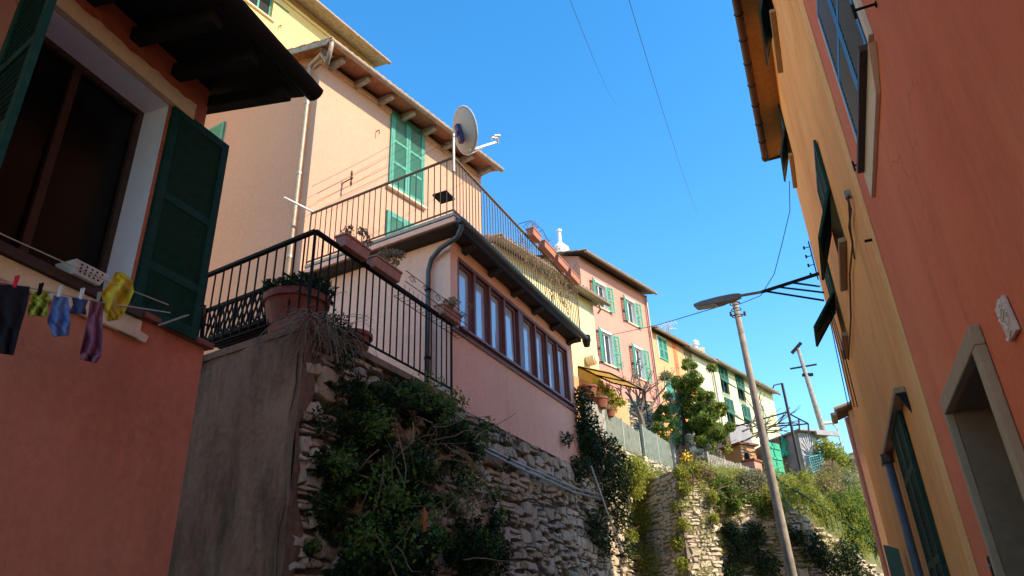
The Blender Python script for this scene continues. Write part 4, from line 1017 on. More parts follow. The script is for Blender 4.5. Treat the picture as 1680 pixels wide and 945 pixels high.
hroof(F3, r4, uB+.02, uC, z3-.05, .3, 6, -F3.nv(), raf=False, n_raf=2, rows=4, verge=.0, sofmat='wood_gray')
mb = MB(); mb.tube([F3.p(uC-.05, .12, z3-.1), F3.p(uC-.05, .12, 7)], .06, 8); mb.build('downpipe', M['galv'], r4)
r5 = thing('pale_yellow_row_house', 'pale yellow house with dark green awning shutters at the far end of the row', 'house', F3.p(uC, 0, 7))
h5 = [hole(F3, 1188, 624, 1.0, 1.5), hole(F3, 1215, 637, 1.0, 1.5), hole(F3, 1198, 676, 1.0, 1.5), hole(F3, 1226, 687, 1.0, 1.5)]
house_shell(r5, F3, uC+.02, uD, 5.5, z5, 6, M['r5'], h5, ridge=(1.0, .5))
for h in h5:
    winbox(r5, F3, h, M['glass'], M['green_dk']); a_, b_, c_, d_ = h; m_ = (a_+b_)/2
    for x0, x1 in ((a_, m_-.01), (m_+.01, b_)):
        shutter('shutter', F3.p(x0, .05, c_+.7), F3.dv(), UZ, x1-x0, d_-c_-.7, M['green'], r5, pitch=.09, mids=())
        shutter('shutter', F3.p(x0, .05, c_+.7), F3.dv(), (-UZ*.72+F3.nv()*.7), x1-x0, .7, M['green'], r5, pitch=.09, mids=())
hroof(F3, r5, uC+.02, uD, z5, .35, 6, -F3.nv(), raf=False, n_raf=2, rows=4, verge=.0, sofmat='wood_gray')
mb = MB(); mb.fbox(F3, F3.u(1245, 665), F3.u(1252, 668), .002, .04, F3.z(1248, 672), F3.z(1248, 665)); mb.build('wall_vent', M['wood_gray'], r5)
# roof things
c = atd(1143, 578, 41.5); ch = thing('chimney', 'square beige chimney with a domed metal cowl on the beige house roof', 'chimney', c)
mb = MB(); mb.vbox(c-Vector((.4, .4, 1.3)), (.8, 0, 0), (0, .8, 0), (0, 0, 1.45)); mb.build('stack', M['r4'], ch); mb = MB(); mb.lathe(c+UZ*.15, [(.12, 0), (.12, .25), (.22, .28), (.22, .5), (.1, .62), (0, .63)], 12); mb.build('cowl', M['white_m'], ch)
def tvant(c, h, label, k=3):
    r_ = thing('tv_antenna', label, 'antenna', c); mb = MB(); mb.tube([c, c+UZ*h], .03, 6); mb.build('mast', M['galv'], r_); mb = MB()
    for i in range(k):
        z = h*(.7+.12*i); d = Vector((math.cos(i*1.3), math.sin(i*1.3), 0)); mb.bar(c+UZ*z-d*.5, c+UZ*z+d*.5, .03, .03)
        for j in range(6): q = c+UZ*z+d*(-.45+.18*j); s = d.cross(UZ); mb.bar(q-s*.25, q+s*.25, .02, .02)
    mb.build('elements', M['white_m'], r_)
tvant(atd(1100, 562, 39), 1.2, 'white tv antenna on the roof of the orange house'); tvant(atd(1396, 727, 60), 2.6, 'small tv antenna against the sky at the right, left of the brick-coloured gable')
# far lamp post on the hill
c = atd(1383, 742, 48); r_ = thing('far_lamp_post', 'distant thin lamp post with a pale head on the hilltop', 'lamp post', c-UZ*1)
t = atd(1365, 694, 48); mb = MB(); mb.tube([c-UZ*1, Vector((c.x, c.y, t.z-.4)), Vector((t.x, t.y, t.z))], .05, 6); mb.build('post', M['galv'], r_)
mb = MB(); mb.bar(t-Vector((.7, 0, 0)), t+Vector((.4, 0, .05)), .3, .16); mb.build('head', M['white_m'], r_, bevel=.04)

# ------------------------------------------------------------------ TERRAIN
def hz_pt(a_, d_, tn): return Vector((math.sin(R(a_))*d_, math.cos(R(a_))*d_, EYE+tn*d_))
cols = [8, 10, 12.2, 12.7, 14.8, 16.4, 18, 19.4, 20.7, 22, 23.5, 25, 27, 30]
def ip(x, xs, ys): return float(np.interp(x, xs, ys))
dW = lambda a_: ip(a_, [12.7, 14.8, 18, 20, 22, 25, 30], [18.8, 19.3, 20.3, 21, 21.8, 23.3, 26])
t0 = lambda a_: ip(a_, [12.7, 14.8, 18, 19.4, 22, 25, 30], [.195, .185, .165, .145, .108, .055, .0])
def rows_(a_):
    d = dW(a_) if a_ >= 12.5 else 25.
    if a_ < 12.5: return [(d, .17), (d+1.5, .185), (d+4, .20), (d+9, .20), (d+20, .17), (d+60, .1)]
    return [(d, t0(a_)), (d+2.2, ip(a_, [12.7, 18, 20, 22, 24, 27], [.20, .178, .168, .148, .125, .08])), (d+5.5, ip(a_, [12.7, 14.8, 18, 20, 22, 24, 27], [.215, .20, .185, .178, .172, .17, .12])),
            (d+10, ip(a_, [12, 18, 20, 22, 24, 26, 28], [.20, .185, .19, .20, .195, .16, .12])), (d+22, ip(a_, [12, 20, 24, 28], [.17, .18, .175, .14])), (d+70, .12)]
hc = np.linspace(8, 30, 67); nsub = 6
vs = []; W = 0
for a_ in hc:
    rr = rows_(a_); line = []
    for i in range(len(rr)-1):
        for k in range(nsub): t = k/nsub; d = rr[i][0]*(1-t)+rr[i+1][0]*t; tn = rr[i][1]*(1-t)+rr[i+1][1]*t; line.append((d, tn))
    line.append(rr[-1]); W = len(line)
    for j, (d, tn) in enumerate(line):
        p = hz_pt(a_, d, tn); p.z += (.12*math.sin(a_*3.1+d*1.7)+.08*math.sin(a_*7+d*3.3)) if j else 0; vs.append(p)
mb = MB(); mb.add(vs, [(i*W+j, (i+1)*W+j, (i+1)*W+j+1, i*W+j+1) for i in range(len(hc)-1) for j in range(W-1)])
tag(mb.build('hillside', M['soil'], smooth=True), None, None, kind='structure')
# terrace ground behind the retaining wall
mb = MB(); mb.quad(FA.p(uG1-1, -.05, 6.0), FA.p(26, -.05, 6.05), FA.p(60, -30, 7.5), FA.p(10, -30, 6.2)); tag(mb.build('terrace_ground', M['soil']), None, None, kind='structure')
# ground sheet
mb = MB(); mb.quad((-400, -300, -.05), (400, -300, -.05), (400, 900, -.05), (-400, 900, -.05)); tag(mb.build('ground', M['soil']), None, None, kind='structure')
mb = MB(); mb.quad(FC.p(-9, 0, -.02), FC.p(15.2, 0, .9), FC.p(15.2, 6.6, .9), FC.p(-9, 6.6, -.02)); mb.quad(FC.p(15.2, 0, .9), FC.p(30, 0, 2.0), FC.p(30, 6.6, 2.0), FC.p(15.2, 6.6, .9)); tag(mb.build('lane', M['asphalt']), None, None, kind='structure')
# second stone wall
FW = F.thru(hz_pt(12.7, 18.8, 0), math.degrees(math.atan2(*( (hz_pt(20, 21, 0)-hz_pt(12.7, 18.8, 0)).xy))), 1)
pW0, pW1, pW2 = hz_pt(12.7, 18.8, 0), hz_pt(20, 21, 0), hz_pt(27, 24.3, 0)
s2 = thing('far_stone_wall', 'second rubble retaining wall beyond the first, sunlit at its top, below the handrail', 'wall', pW0)
for (pa, pb) in ((pW0, pW1), (pW1, pW2)):
    hd = math.degrees(math.atan2(pb.x-pa.x, pb.y-pa.y)); f_ = F.thru(pa, hd, 1); ua_, ub_ = f_.uof(pa), f_.uof(pb)
    def tp(u, f_=f_):
        q = f_.p(u, 0, 0); a_ = math.degrees(math.atan2(q.x, q.y)); return EYE + t0(a_)*math.hypot(q.x, q.y)
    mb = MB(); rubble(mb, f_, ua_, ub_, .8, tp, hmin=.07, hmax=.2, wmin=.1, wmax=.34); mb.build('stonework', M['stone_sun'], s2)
    mb = MB(); k = 30; vs = []
    for i in range(k+1):
        u = ua_+(ub_-ua_)*i/k; vs += [f_.p(u, -.0, 0), f_.p(u, -.0, tp(u)), f_.p(u, -1.2, tp(u)+.02)]
    mb.add(vs, [(i*3+j, i*3+3+j, i*3+4+j, i*3+1+j) for i in range(k) for j in (0, 1)]); mb.build('mortar', M['mortar_sun'], s2)
# buttress at its left end, in full sun
hB = math.degrees(math.atan2(pW1.x-pW0.x, pW1.y-pW0.y)); pB = hz_pt(12.6, 18.2, 0); FB = F.thru(pB, hB, 1); b0, b1 = FB.u(1119, 850), FB.u(1170, 850); zB1 = EYE+.20*18.3
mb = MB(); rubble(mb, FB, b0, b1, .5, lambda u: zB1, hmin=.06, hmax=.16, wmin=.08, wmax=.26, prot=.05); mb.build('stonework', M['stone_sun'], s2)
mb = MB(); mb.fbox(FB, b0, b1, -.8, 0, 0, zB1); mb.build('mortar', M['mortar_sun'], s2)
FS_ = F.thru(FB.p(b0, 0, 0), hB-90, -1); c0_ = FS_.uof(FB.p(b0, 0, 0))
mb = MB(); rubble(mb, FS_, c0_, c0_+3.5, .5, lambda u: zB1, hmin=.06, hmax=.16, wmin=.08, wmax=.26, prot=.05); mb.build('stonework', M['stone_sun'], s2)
mb = MB(); mb.fbox(FS_, c0_+.002, c0_+3.5, -.3, -.002, 0, zB1); mb.build('mortar', M['mortar_sun'], s2)
# handrail going down
hr = thing('stair_handrail', 'dark green sloping handrail with thin bars descending the far slope', 'railing', hz_pt(19.3, 21.2, .14))
pts = []
for (x, y) in ((1225, 728), (1255, 762), (1280, 790), (1350, 832), (1400, 868), (1450, 908)):
    a_ = azd(x, y); d = dW(a_)+.3; r = ray(x, y); tn = r[2]/math.hypot(r[0], r[1]); pts.append(hz_pt(a_, d, tn))
mb = MB(); mb.tube(pts[1:], .035, 8); mb.build('top_rail', M['green_dk'], hr)
mb = MB(); mb.tube([p-UZ*.85 for p in pts[1:]], .02, 6); mb.build('bottom_rail', M['green_dk'], hr)
for i in range(1, len(pts)-1):
    k = max(2, int((pts[i+1]-pts[i]).length/.22))
    for j in range(k): p = pts[i].lerp(pts[i+1], j/k); mb = MB(); mb.bar(p, p-UZ*.9, .016 if j else .05, .016 if j else .05); mb.build('baluster' if j else 'post', M['green_dk'], hr)
# ------------------------------------------------------------------ FENCES
def picket_fence(name, label, a, b, h, k, mat, posts=3, pk=.045, bot=0.):
    a, b = Vector(a), Vector(b); r_ = thing(name, label, 'fence', a); e = b-a; n = e.cross(UZ).normalized()
    for t in np.linspace(0, 1, posts): q = a.lerp(b, float(t)); mb = MB(); mb.bar(q-UZ*.1, q+UZ*(h+.05), .07, .07, up=e.normalized()); mb.build('post', mat, r_)
    for z in (.12+bot, h-.08): mb = MB(); mb.bar(a+UZ*z, b+UZ*z, .035, .05); mb.build('rail', mat, r_)
    for i in range(k):
        t = (i+.5)/k; q = a.lerp(b, t) + n*.03; mb = MB(); mb.bar(q+UZ*bot, q+UZ*(h-random.uniform(0, .03)), pk, .014, up=n); mb.build('picket', mat, r_)
    return r_
fz = lambda x, y, n: FA.P(x, y, n)
A1 = FA.P(987, 722, -.3); A1.z = .5*(FA.z(985, 722, -.3)+FA.z(1040, 752, -.3)); hF = FA.z(1000, 677, -.3) - FA.z(1000, 722, -.3)
ft = [FA.P(988, 668, -.3), FA.P(1046, 709, -.3), FA.P(1052, 699, -.3), FA.P(1097, 727, -.3)]
hF = 1.25
picket_fence('picket_fence', 'pale grey-green picket fence panel nearest the veranda on the retaining wall', ft[0]-UZ*hF, Vector((ft[1].x, ft[1].y, ft[1].z))-UZ*hF, hF, 44, M['fence'], pk=.032)
picket_fence('picket_fence', 'pale grey-green picket fence panel ending at the stone gate pillar', ft[2]-UZ*hF, ft[3]-UZ*hF, hF, 46, M['fence'], pk=.032)
qa, qb = FA.P(952, 640, -.3), FA.P(987, 670, -.3)
picket_fence('board_fence', 'weathered grey board fence between the veranda wall and the picket fence', qa-UZ*1.4, qb-UZ*1.3, 1.3, 14, M['wood_gray'], posts=2, pk=.12)
c = FA.P(1101, 745, -.35); f_ = FA
pl_ = thing('gate_pillar', 'square stone gate pillar at the end of the pale picket fence', 'pillar', (c.x, c.y, 5)); uu = FA.uof(c); zt_ = FA.z(1101, 719, -.35)
mb = MB(); mb.fbox(FA, uu-.18, uu+.18, -.55, -.18, 4.6, zt_); mb.build('shaft', M['cement'], pl_, bevel=.02); mb = MB(); mb.fbox(FA, uu-.22, uu+.22, -.59, -.14, zt_+.002, zt_+.07); mb.build('cap', M['cement'], pl_, bevel=.015)
a_, b_ = FA.P(1108, 726, -.5), atd(1146, 738, 25.5)
lw = thing('low_stone_wall', 'low pale stone wall with a coping beside the gate pillar', 'wall', a_-UZ*1.5)
mb = MB(); mb.bar(a_-UZ*.6, b_-UZ*.6, .35, 1.1); mb.build('body', M['cement'], lw); mb = MB(); mb.bar(a_, b_, .42, .09); mb.build('coping', M['cement'], lw, bevel=.02)
hd_ = math.degrees(math.atan2(b_.x-a_.x, b_.y-a_.y)); fq = F.thru(a_, hd_, 1); mb = MB(); rubble(mb, fq, fq.uof(a_), fq.uof(b_), a_.z-1.4, lambda u: a_.z-.1, n0=.18, hmin=.08, hmax=.2); mb.build('stonework', M['stone_sun'], lw)
a_, b_ = atd(1160, 744, 24.5), atd(1240, 771, 26)
picket_fence('picket_fence', 'brownish picket fence in front of the small orange hut', a_-UZ*.95, b_-UZ*.95, .95, 30, M['wood_gray'], posts=4, pk=.05)

# ------------------------------------------------------------------ HUTS ON THE HILL
def boxhut(name, label, cat, px0, px1, ytop, ybot, d, depth, mat, skew=0, roof=None, ov=.15, rt_=.08):
    """box between two photo columns standing at distance d"""
    a = atd(px0, ytop, d); b = atd(px1, ytop+skew, d*(1+.02)); zt__ = (a.z+b.z)/2; zb__ = atd((px0+px1)/2, ybot, d).z
    a.z = b.z = 0; hd = math.degrees(math.atan2(b.x-a.x, b.y-a.y)); f = F.thru(a, hd, 1); ua, ub = f.uof(a), f.uof(b)
    r_ = thing(name, label, cat, (a.x, a.y, zb__)); mb = MB(); mb.fbox(f, ua, ub, -depth, 0, zb__-.6, zt__); mb.build('wall', mat, r_)
    if roof: mb = MB(); mb.fbox(f, ua-ov, ub+ov, -depth-ov, ov, zt__+.002, zt__+rt_); mb.build('roof', roof, r_, bevel=.01)
    return r_, f, ua, ub, zb__, zt__
boxhut('metal_shed', 'grey flat sheet shed below the pale yellow house', 'shed', 1194, 1229, 696, 735, 29, 1.5, M['sheetm'], skew=2, roof=M['galv'], ov=.03, rt_=.03)
r_, f, ua, ub, z0, z1 = boxhut('orange_hut', 'small orange hut with an arched dark opening and flat tiled roof', 'hut', 1213, 1238, 728, 756, 27, 1.2, M['r3'], skew=6, roof=M['terra'], ov=.12)
mb = MB(); mb.extr([f.p(ua+.2*(ub-ua), .004, z0)] + [f.p((ua+ub)/2-.15*(ub-ua) + .17*(ub-ua)*math.cos(math.pi-math.pi*k/8)*1., .004, z0+.35*(z1-z0)+.17*(ub-ua)*math.sin(math.pi*k/8)) for k in range(9)] + [f.p(ua+.52*(ub-ua), .004, z0)], f.nv()*.01); mb.build('opening', M['dark_in'], r_)
boxhut('gate_pier', 'pinkish square pier to the left of the green gate', 'pier', 1237, 1249, 756, 790, 26, .4, M['r2'], skew=3, roof=M['terra'], ov=.05)
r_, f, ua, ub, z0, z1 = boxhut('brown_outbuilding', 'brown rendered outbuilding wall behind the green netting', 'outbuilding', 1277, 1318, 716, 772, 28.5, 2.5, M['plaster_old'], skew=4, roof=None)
u_, z_ = f.px(1276, 741, .02); mb = MB(); mb.fbox(f, ua+.05, ua+.40, .01, .03, z_-.1, z_+.42)
sg = thing('small_sign', 'small white sign with red marks beside the green gate', 'sign', f.p(ua+.2, .02, z_)); mb.build('board', M['white'], sg)
mb = MB()
for (x0, x1, zz0, zz1) in ((.09, .2, .02, .1), (.24, .35, .03, .07), (.1, .34, .16, .2), (.1, .16, .24, .36), (.2, .25, .24, .36), (.3, .35, .24, .36)): mb.fbox(f, ua+x0, ua+x1, .0305, .034, z_-.08+zz0, z_-.08+zz1)
mb.build('red_marks', plain('red_ink', (.5, .04, .03), .6), sg)
# netting
nt_ = thing('green_netting', 'bright green netting panel hung on the brown outbuilding', 'netting', f.p(ua+1, .1, z1-1))
vs = []; 
for i in range(13):
    for j in range(9):
        t, s = i/12, j/8; p = f.P(1281+25*t, 717-4*t+(33)*s, .12); vs.append(p+f.nv()*(.05*math.sin(i*1.7+j*.6)+.03*math.sin(j*2.2)))
mb = MB(); mb.add(vs, [(i*9+j, (i+1)*9+j, (i+1)*9+j+1, i*9+j+1) for i in range(12) for j in range(8)]); mb.build('cloth', M['net'], nt_, smooth=True, solid=.01)
# gate
ga, gb = atd(1246, 722, 26.5), atd(1277, 722, 27.5); zb_ = atd(1262, 785, 27).z; zt_ = ga.z; gt = thing('green_gate', 'tall bright green board gate with a low green box at its foot', 'gate', (ga.x, ga.y, zb_))
ga.z = gb.z = 0; e = gb-ga
for k in range(2):
    mb = MB()
    for i in range(5): p = ga+e*((k*5+i+.04)/10); q = ga+e*((k*5+i+.96)/10); mb.hexa([up(p, zb_), up(q, zb_), up(q, zb_)+Vector((0, .04, 0)), up(p, zb_)+Vector((0, .04, 0))], [up(p, zt_+.02*i*(1-k)), up(q, zt_), up(q, zt_)+Vector((0, .04, 0)), up(p, zt_)+Vector((0, .04, 0))])
    for z in (.2, .55, .85): mb.bar(up(ga+e*(k*.5+.02)-Vector((0, .03, 0)), zb_+(zt_-zb_)*z), up(ga+e*(k*.5+.48)-Vector((0, .03, 0)), zb_+(zt_-zb_)*z), .02, .07)
    mb.build('leaf', M['teal'], gt)
# corrugated metal shed with white roof
r_, f, ua, ub, z0, z1 = boxhut('sheet_metal_shed', 'shed of leaning grey sheet metal with a white flat roof, right of the netting', 'shed', 1307, 1336, 708, 790, 28, 1.8, M['sheetm'], skew=4)
mb = MB()
for i in range(14): t = (i+.5)/14; mb.bar(f.p(ua+(ub-ua)*t, .01, z0+.02), f.p(ua+(ub-ua)*t, .01, z1-.02), .05, .03, up=f.nv())
mb.build('ribs', M['sheetm'], r_)
mb = MB(); cc_ = f.p((ua+ub)/2, .04, z0+(z1-z0)*.52)
for i in range(11): t = math.pi*(i+.0)/10; mb.bar(cc_, cc_+f.dv()*math.cos(t)*(ub-ua)*.48+UZ*math.sin(t)*(z1-z0)*.44, .03, .02)
mb.build('fan_bars', M['white_m'], r_)
mb = MB(); mb.fbox(f, ua-.1, ub+.9, -1.9, .25, z1+.01, z1+.07); mb.fbox(f, ub-.15, ub+.9, .2, .28, z1-.12, z1+.0); mb.build('roof', M['sheetm'], r_)
tf = thing('teal_frame', 'leaning teal framed mesh panel against the metal shed', 'panel', f.p(ub, .3, z0)); mb = MB(); q = [f.P(1327, 750, .4), f.P(1348, 745, .4), f.P(1352, 768, .4), f.P(1333, 775, .4)]
for i in range(4): mb.bar(q[i], q[(i+1) % 4], .04, .04)
for i in range(1, 6): mb.bar(q[0].lerp(q[1], i/6), q[3].lerp(q[2], i/6), .012, .012); mb.bar(q[0].lerp(q[3], i/6), q[1].lerp(q[2], i/6), .012, .012)
mb.build('frame', plain('teal', (.05, .3, .3), .6), tf)
mb = MB(); t = atd(1283, 629, 26.5); b = atd(1318, 790, 26.5); b.x, b.y = t.x+(b.x-t.x)*1, t.y+(b.y-t.y); r_ = thing('tall_pipe_post', 'tall thin dark post with a short bent arm in front of the metal shed', 'post', b)
mb.tube([b-UZ*.5, t], .05, 8); mb.build('post', M['cable'], r_); mb = MB(); mb.tube([t, atd(1270, 632, 26.3), atd(1268, 637, 26.3)], .025, 6); mb.build('arm', M['cable'], r_)
pg = thing('pergola_frame', 'thin dark pergola frame of poles above the green gate', 'pergola', atd(1290, 720, 27))
for (p, q) in (((1190, 704), (1292, 676)), ((1240, 702), (1300, 697)), ((1297, 680), (1326, 695)), ((1326, 695), (1300, 698)), ((1326, 695), (1327, 712)), ((1310, 686), (1312, 708)), ((1256, 700), (1258, 722))):
    mb = MB(); mb.bar(atd(*p, 27), atd(*q, 27), .045, .045); mb.build('bar', M['cable'], pg)
vn = thing('bare_vine', 'bare knotted vine sprawling over the pergola frame', 'vine', atd(1235, 720, 27)); mb = MB()
for (x, y, dx) in ((1215, 725, 1), (1235, 712, 1), (1250, 705, 1), (1240, 718, .6), (1225, 700, 1), (1218, 708, .5)):
    branch(mb, atd(x, y, 26.8), Vector((dx, .1, .25)).normalized(), .9, .035, 2, None, None, .5, .05)
mb.build('branches', M['bark'], vn)

# ------------------------------------------------------------------ POLES, LAMP, WIRES
b = atd(1300, 945, 16.6); t = atd(1198, 492, 16.6); t.x += (b.x-t.x)*.55; t.y += (b.y-t.y)*.55
lp = thing('wooden_pole', 'tall weathered wooden pole rising in front of the far stone wall to the street lamp', 'pole', (b.x, b.y, 0))
bb = Vector((b.x + (b.x-t.x)*.2, b.y+(b.y-t.y)*.2, .9))
mb = MB(); mb.tube([bb, bb.lerp(t, .33), bb.lerp(t, .66), t], [.11, .098, .082, .066], 16); mb.build('shaft', M['pole'], lp, smooth=True)
mb = MB(); q = bb.lerp(t, .945); mb.bar(q-Vector((.16, 0, 0)), q+Vector((.2, 0, .03)), .02, .025)
for s in (-.15, .18): mb.tube([q+Vector((s, 0, .0)), q+Vector((s, 0, .1))], .03, 8)
for k in range(3): mb.tube([t-UZ*(.12+.16*k)+Vector((.12*math.cos(j*.9), .12*math.sin(j*.9), 0)) for j in range(8)], .012, 5)
mb.build('crossarm', M['rust'], lp)
# second telegraph pole
t = atd(1309, 572, 44); b = atd(1352, 712, 44); d_ = (t-b); b2 = b - d_*.35
tp_ = thing('telegraph_pole', 'distant concrete telegraph pole with crossarms on the hilltop', 'pole', b2); mb = MB(); mb.tube([b2, b, t], [.22, .18, .10], 10); mb.build('shaft', M['pole'], tp_, smooth=True)
mb = MB(); mb.bar(t+Vector((-.4, 0, -.25)), t+Vector((.25, 0, .35)), .16, .2); q = b.lerp(t, .77); mb.bar(q-Vector((.8, 0, .05)), q+Vector((.8, 0, .15)), .08, .09); q = b.lerp(t, .68); mb.bar(q-Vector((.2, 0, 0)), q+Vector((.4, 0, 0)), .2, .15); mb.build('crossarm', M['iron'], tp_)

# ------------------------------------------------------------------ RIGHT-HAND OCHRE + RED HOUSES
uF = .5*(FC.u(1337, 420)+FC.u(1411, 725)); uBd = np.mean([FC.u(1405, 300), FC.u(1463, 470), FC.u(1530, 680)])
nEv = .47; zEv = .5*(FC.z(1255, 240, nEv)+FC.z(1208, 0, nEv)); uEv = FC.u(1255, 240, nEv)
print('right', uF, uBd, zEv, uEv, 'door', FC.px(1556, 655), FC.px(1607, 530), 'sill', FC.px(1419, 247), FC.px(1422, 41))
oh = thing('ochre_house', 'tall ochre rendered house with dark green awning shutters along the right of the lane', 'house', FC.p(uF, 0, 0))
# windows of the ochre house: (u0,u1,z0,z1)
def rw(pt_near_top, pt_near_bot, pt_far_bot):
    u1_ = FC.u(*pt_near_bot); z0_ = FC.z(*pt_near_bot); z1_ = FC.z(*pt_near_top); u2_ = FC.u(*pt_far_bot); return (min(u1_, u2_), max(u1_, u2_), z0_, z1_)
W1 = rw((1338, 240), (1387, 393), (1392, 478)); W2_ = rw((1362, 470), (1390, 548), (1393, 590))
W3 = (FC.u(1270, 12), FC.u(1287, 122), .5*(FC.z(1270, 12)+FC.z(1287, 122))); W4 = (FC.u(1291, 215), FC.u(1303, 285), .5*(FC.z(1291, 215)+FC.z(1303, 285)))
print('W', W1, W2_, W3, W4)
W1 = (W1[0], W1[1], W1[2], W1[2]+1.55); W2_ = (W2_[0], W2_[1], W1[2], W1[2]+1.55)
W3 = (W3[0], W3[1], W3[2]+.05, W3[2]+1.5); W4 = (W4[0], min(W4[1], uF-.5), W3[2], W3[3])
g1 = (FC.u(1530, 850)+0, 0, 0, 0)
gu0 = FC.u(1478, 700)+.0; gz1 = FC.z(1470, 690); gu1 = FC.u(1452, 800)
W5 = (FC.u(1500, 740), FC.u(1453, 790)-.3, .9, gz1-.02)
print('ground window', W5, FC.px(1480, 625, .2), FC.px(1450, 770, .2))
W5 = (W5[0], W5[0]+1.25, 1.0, gz1-.05)
hs = [h for h in (W1, W2_, W3, W4, W5)]
mb = MB(); holes_wall(mb, FC, uBd, uF, -.5, zEv+.1, hs, .2)
B0, B1 = FC.p(uF, 0, -.5), FC.p(uF, 0, zEv+.1); mb.quad(B0, B1, B1-FC.nv()*4.2, B0-FC.nv()*4.2); mb.quad(B0-FC.nv()*4.2, B1-FC.nv()*4.2, FC.p(uBd, -4.2, zEv+.1), FC.p(uBd, -4.2, -.5)); mb.quad(B1, FC.p(uBd, 0, zEv+.1), FC.p(uBd, -4.2, zEv+.1), B1-FC.nv()*4.2)
mb.build('wall', [M['ochre'], M['ochre']], oh)
mb = MB(); mb.fbox(FC, uBd+.0, uBd+.34, .002, .006, -.5, zEv); mb.build('quoin_band', M['ochre_band'], oh)
for h in (W1, W2_, W3, W4):
    a_, b_, c_, d_ = h; m_ = (a_+b_)/2; winbox(oh, FC, h, M['glass'], M['green_dk'], depth=.18, fr=.05)
    mb = MB(); mb.fbox(FC, a_-.10, b_+.10, .002, .09, c_-.075, c_-.01); mb.build('sill', M['stonetrim'], oh, bevel=.008)
    for x0, x1 in ((a_+.005, m_-.005), (m_+.005, b_-.005)):
        hh = (d_-c_)*.5; sm = M['green_sky'] if h in (W3, W4) else M['green_dk']
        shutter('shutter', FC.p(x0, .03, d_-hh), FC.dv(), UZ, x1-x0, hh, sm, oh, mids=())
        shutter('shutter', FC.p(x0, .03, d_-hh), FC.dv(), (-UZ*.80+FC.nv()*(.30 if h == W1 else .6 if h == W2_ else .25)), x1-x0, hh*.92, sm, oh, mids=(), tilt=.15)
# hood + ground floor shutters
a_, b_, c_, d_ = W5
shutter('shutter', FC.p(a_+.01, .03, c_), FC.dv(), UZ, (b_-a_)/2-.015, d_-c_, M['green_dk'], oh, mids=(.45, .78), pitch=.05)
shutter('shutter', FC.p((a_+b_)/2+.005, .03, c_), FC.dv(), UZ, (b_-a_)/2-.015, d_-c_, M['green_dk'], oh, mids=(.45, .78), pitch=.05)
hu0, hu1 = FC.u(1464, 632, .10), FC.u(1447, 768, .10); hz = .5*(FC.z(1464, 632, .10)+FC.z(1447, 768, .10))
mb = MB(); mb.fbox(FC, min(hu0, hu1), max(hu0, hu1), .002, .10, hz-.03, hz+.03); mb.build('window_hood', M['stonetrim'], oh, bevel=.008)
mb = MB(); mb.hexa([FC.p(hu0+.0, .002, hz-.22), FC.p(hu0+.05, .002, hz-.22), FC.p(hu0+.05, .08, hz-.035), FC.p(hu0, .08, hz-.035)], [FC.p(hu0, .002, hz-.031), FC.p(hu0+.05, .002, hz-.031), FC.p(hu0+.05, .09, hz-.031), FC.p(hu0, .09, hz-.031)]); mb.build('hood_bracket', M['dark_in'], oh)
# eaves
mb = MB(); mb.hexa([FC.p(uBd, -.3, zEv+.1), FC.p(uF+.12, -.3, zEv+.1), FC.p(uF+.12, nEv, zEv), FC.p(uBd, nEv, zEv)], [FC.p(uBd, -.3, zEv+.2), FC.p(uF+.12, -.3, zEv+.2), FC.p(uF+.12, nEv, zEv+.06), FC.p(uBd, nEv, zEv+.06)]); rf = mb.build('roof', plain('brown_soffit', (.40, .19, .065), .9), oh)
mb = MB(); mb.hexa([FC.p(uBd, -.3, zEv+.21), FC.p(uF+.12, -.3, zEv+.21), FC.p(uF+.12, nEv, zEv+.07), FC.p(uBd, nEv, zEv+.07)], [FC.p(uBd, -4, zEv+1.5), FC.p(uF+.12, -4, zEv+1.5), FC.p(uF+.12, nEv, zEv+.10), FC.p(uBd, nEv, zEv+.10)]); mb.build('roof_slope', M['tile'], rf)
mb = MB(); gutter(mb, FC.p(uBd, nEv+.02, zEv+.02), FC.p(uF+.12, nEv+.02, zEv+.02), .075); mb.build('gutter', M['rust'], rf)
for i in range(14): u = uBd+(uF-uBd)*i/13; mb = MB(); mb.tube([FC.p(u, nEv+.02+.085*math.cos(t), zEv+.02+.085*math.sin(t)) for t in np.linspace(math.pi, 2*math.pi, 7)], .008, 4); mb.build('gutter_strap', M['iron'], rf)
mb = MB(); mb.fbox(FC, uF+.121, uF+.15, -.3, nEv+.05, zEv-.03, zEv+.14); mb.build('verge_board', M['wood_dk'], rf)
# red house
rh = thing('terracotta_red_house', 'terracotta red rendered house with a stone framed doorway and louvred window, at the far right', 'house', FC.p(uBd-.1, 0, 0))
D0, D1 = FC.u(1607, 530), FC.u(1556, 655); zD = .5*(FC.z(1556, 655)+FC.z(1607, 530))
V0, V1 = FC.u(1422, 41), FC.u(1419, 247); zV = .5*(FC.z(1422, 41, .05)+FC.z(1419, 247, .05))
fw_ = .11
hd_ = (D0+fw_, D1-fw_*.4, -.5, zD-fw_); hv = (V0+.0, V1-.0, zV+.05, zV+1.75)
mb = MB(); holes_wall(mb, FC, -1.6, uBd-.002, -.5, 11.95, [hd_, hv], .6)
for u in (-1.6,): mb.quad(FC.p(u, 0, -.5), FC.p(u, 0, 11.95), FC.p(u, -4.2, 11.95), FC.p(u, -4.2, -.5))
mb.quad(FC.p(-1.6, 0, 11.95), FC.p(uBd-.002, 0, 11.95), FC.p(uBd-.002, -4.2, 11.95), FC.p(-1.6, -4.2, 11.95)); mb.quad(FC.p(-1.6, -4.2, -.5), FC.p(-1.6, -4.2, 11.95), FC.p(uBd-.002, -4.2, 11.95), FC.p(uBd-.002, -4.2, -.5))
mb.build('wall', [M['red_r'], stucco('door_reveal_render', (.17, .105, .06), (.24, .155, .095), k=.5)], rh)
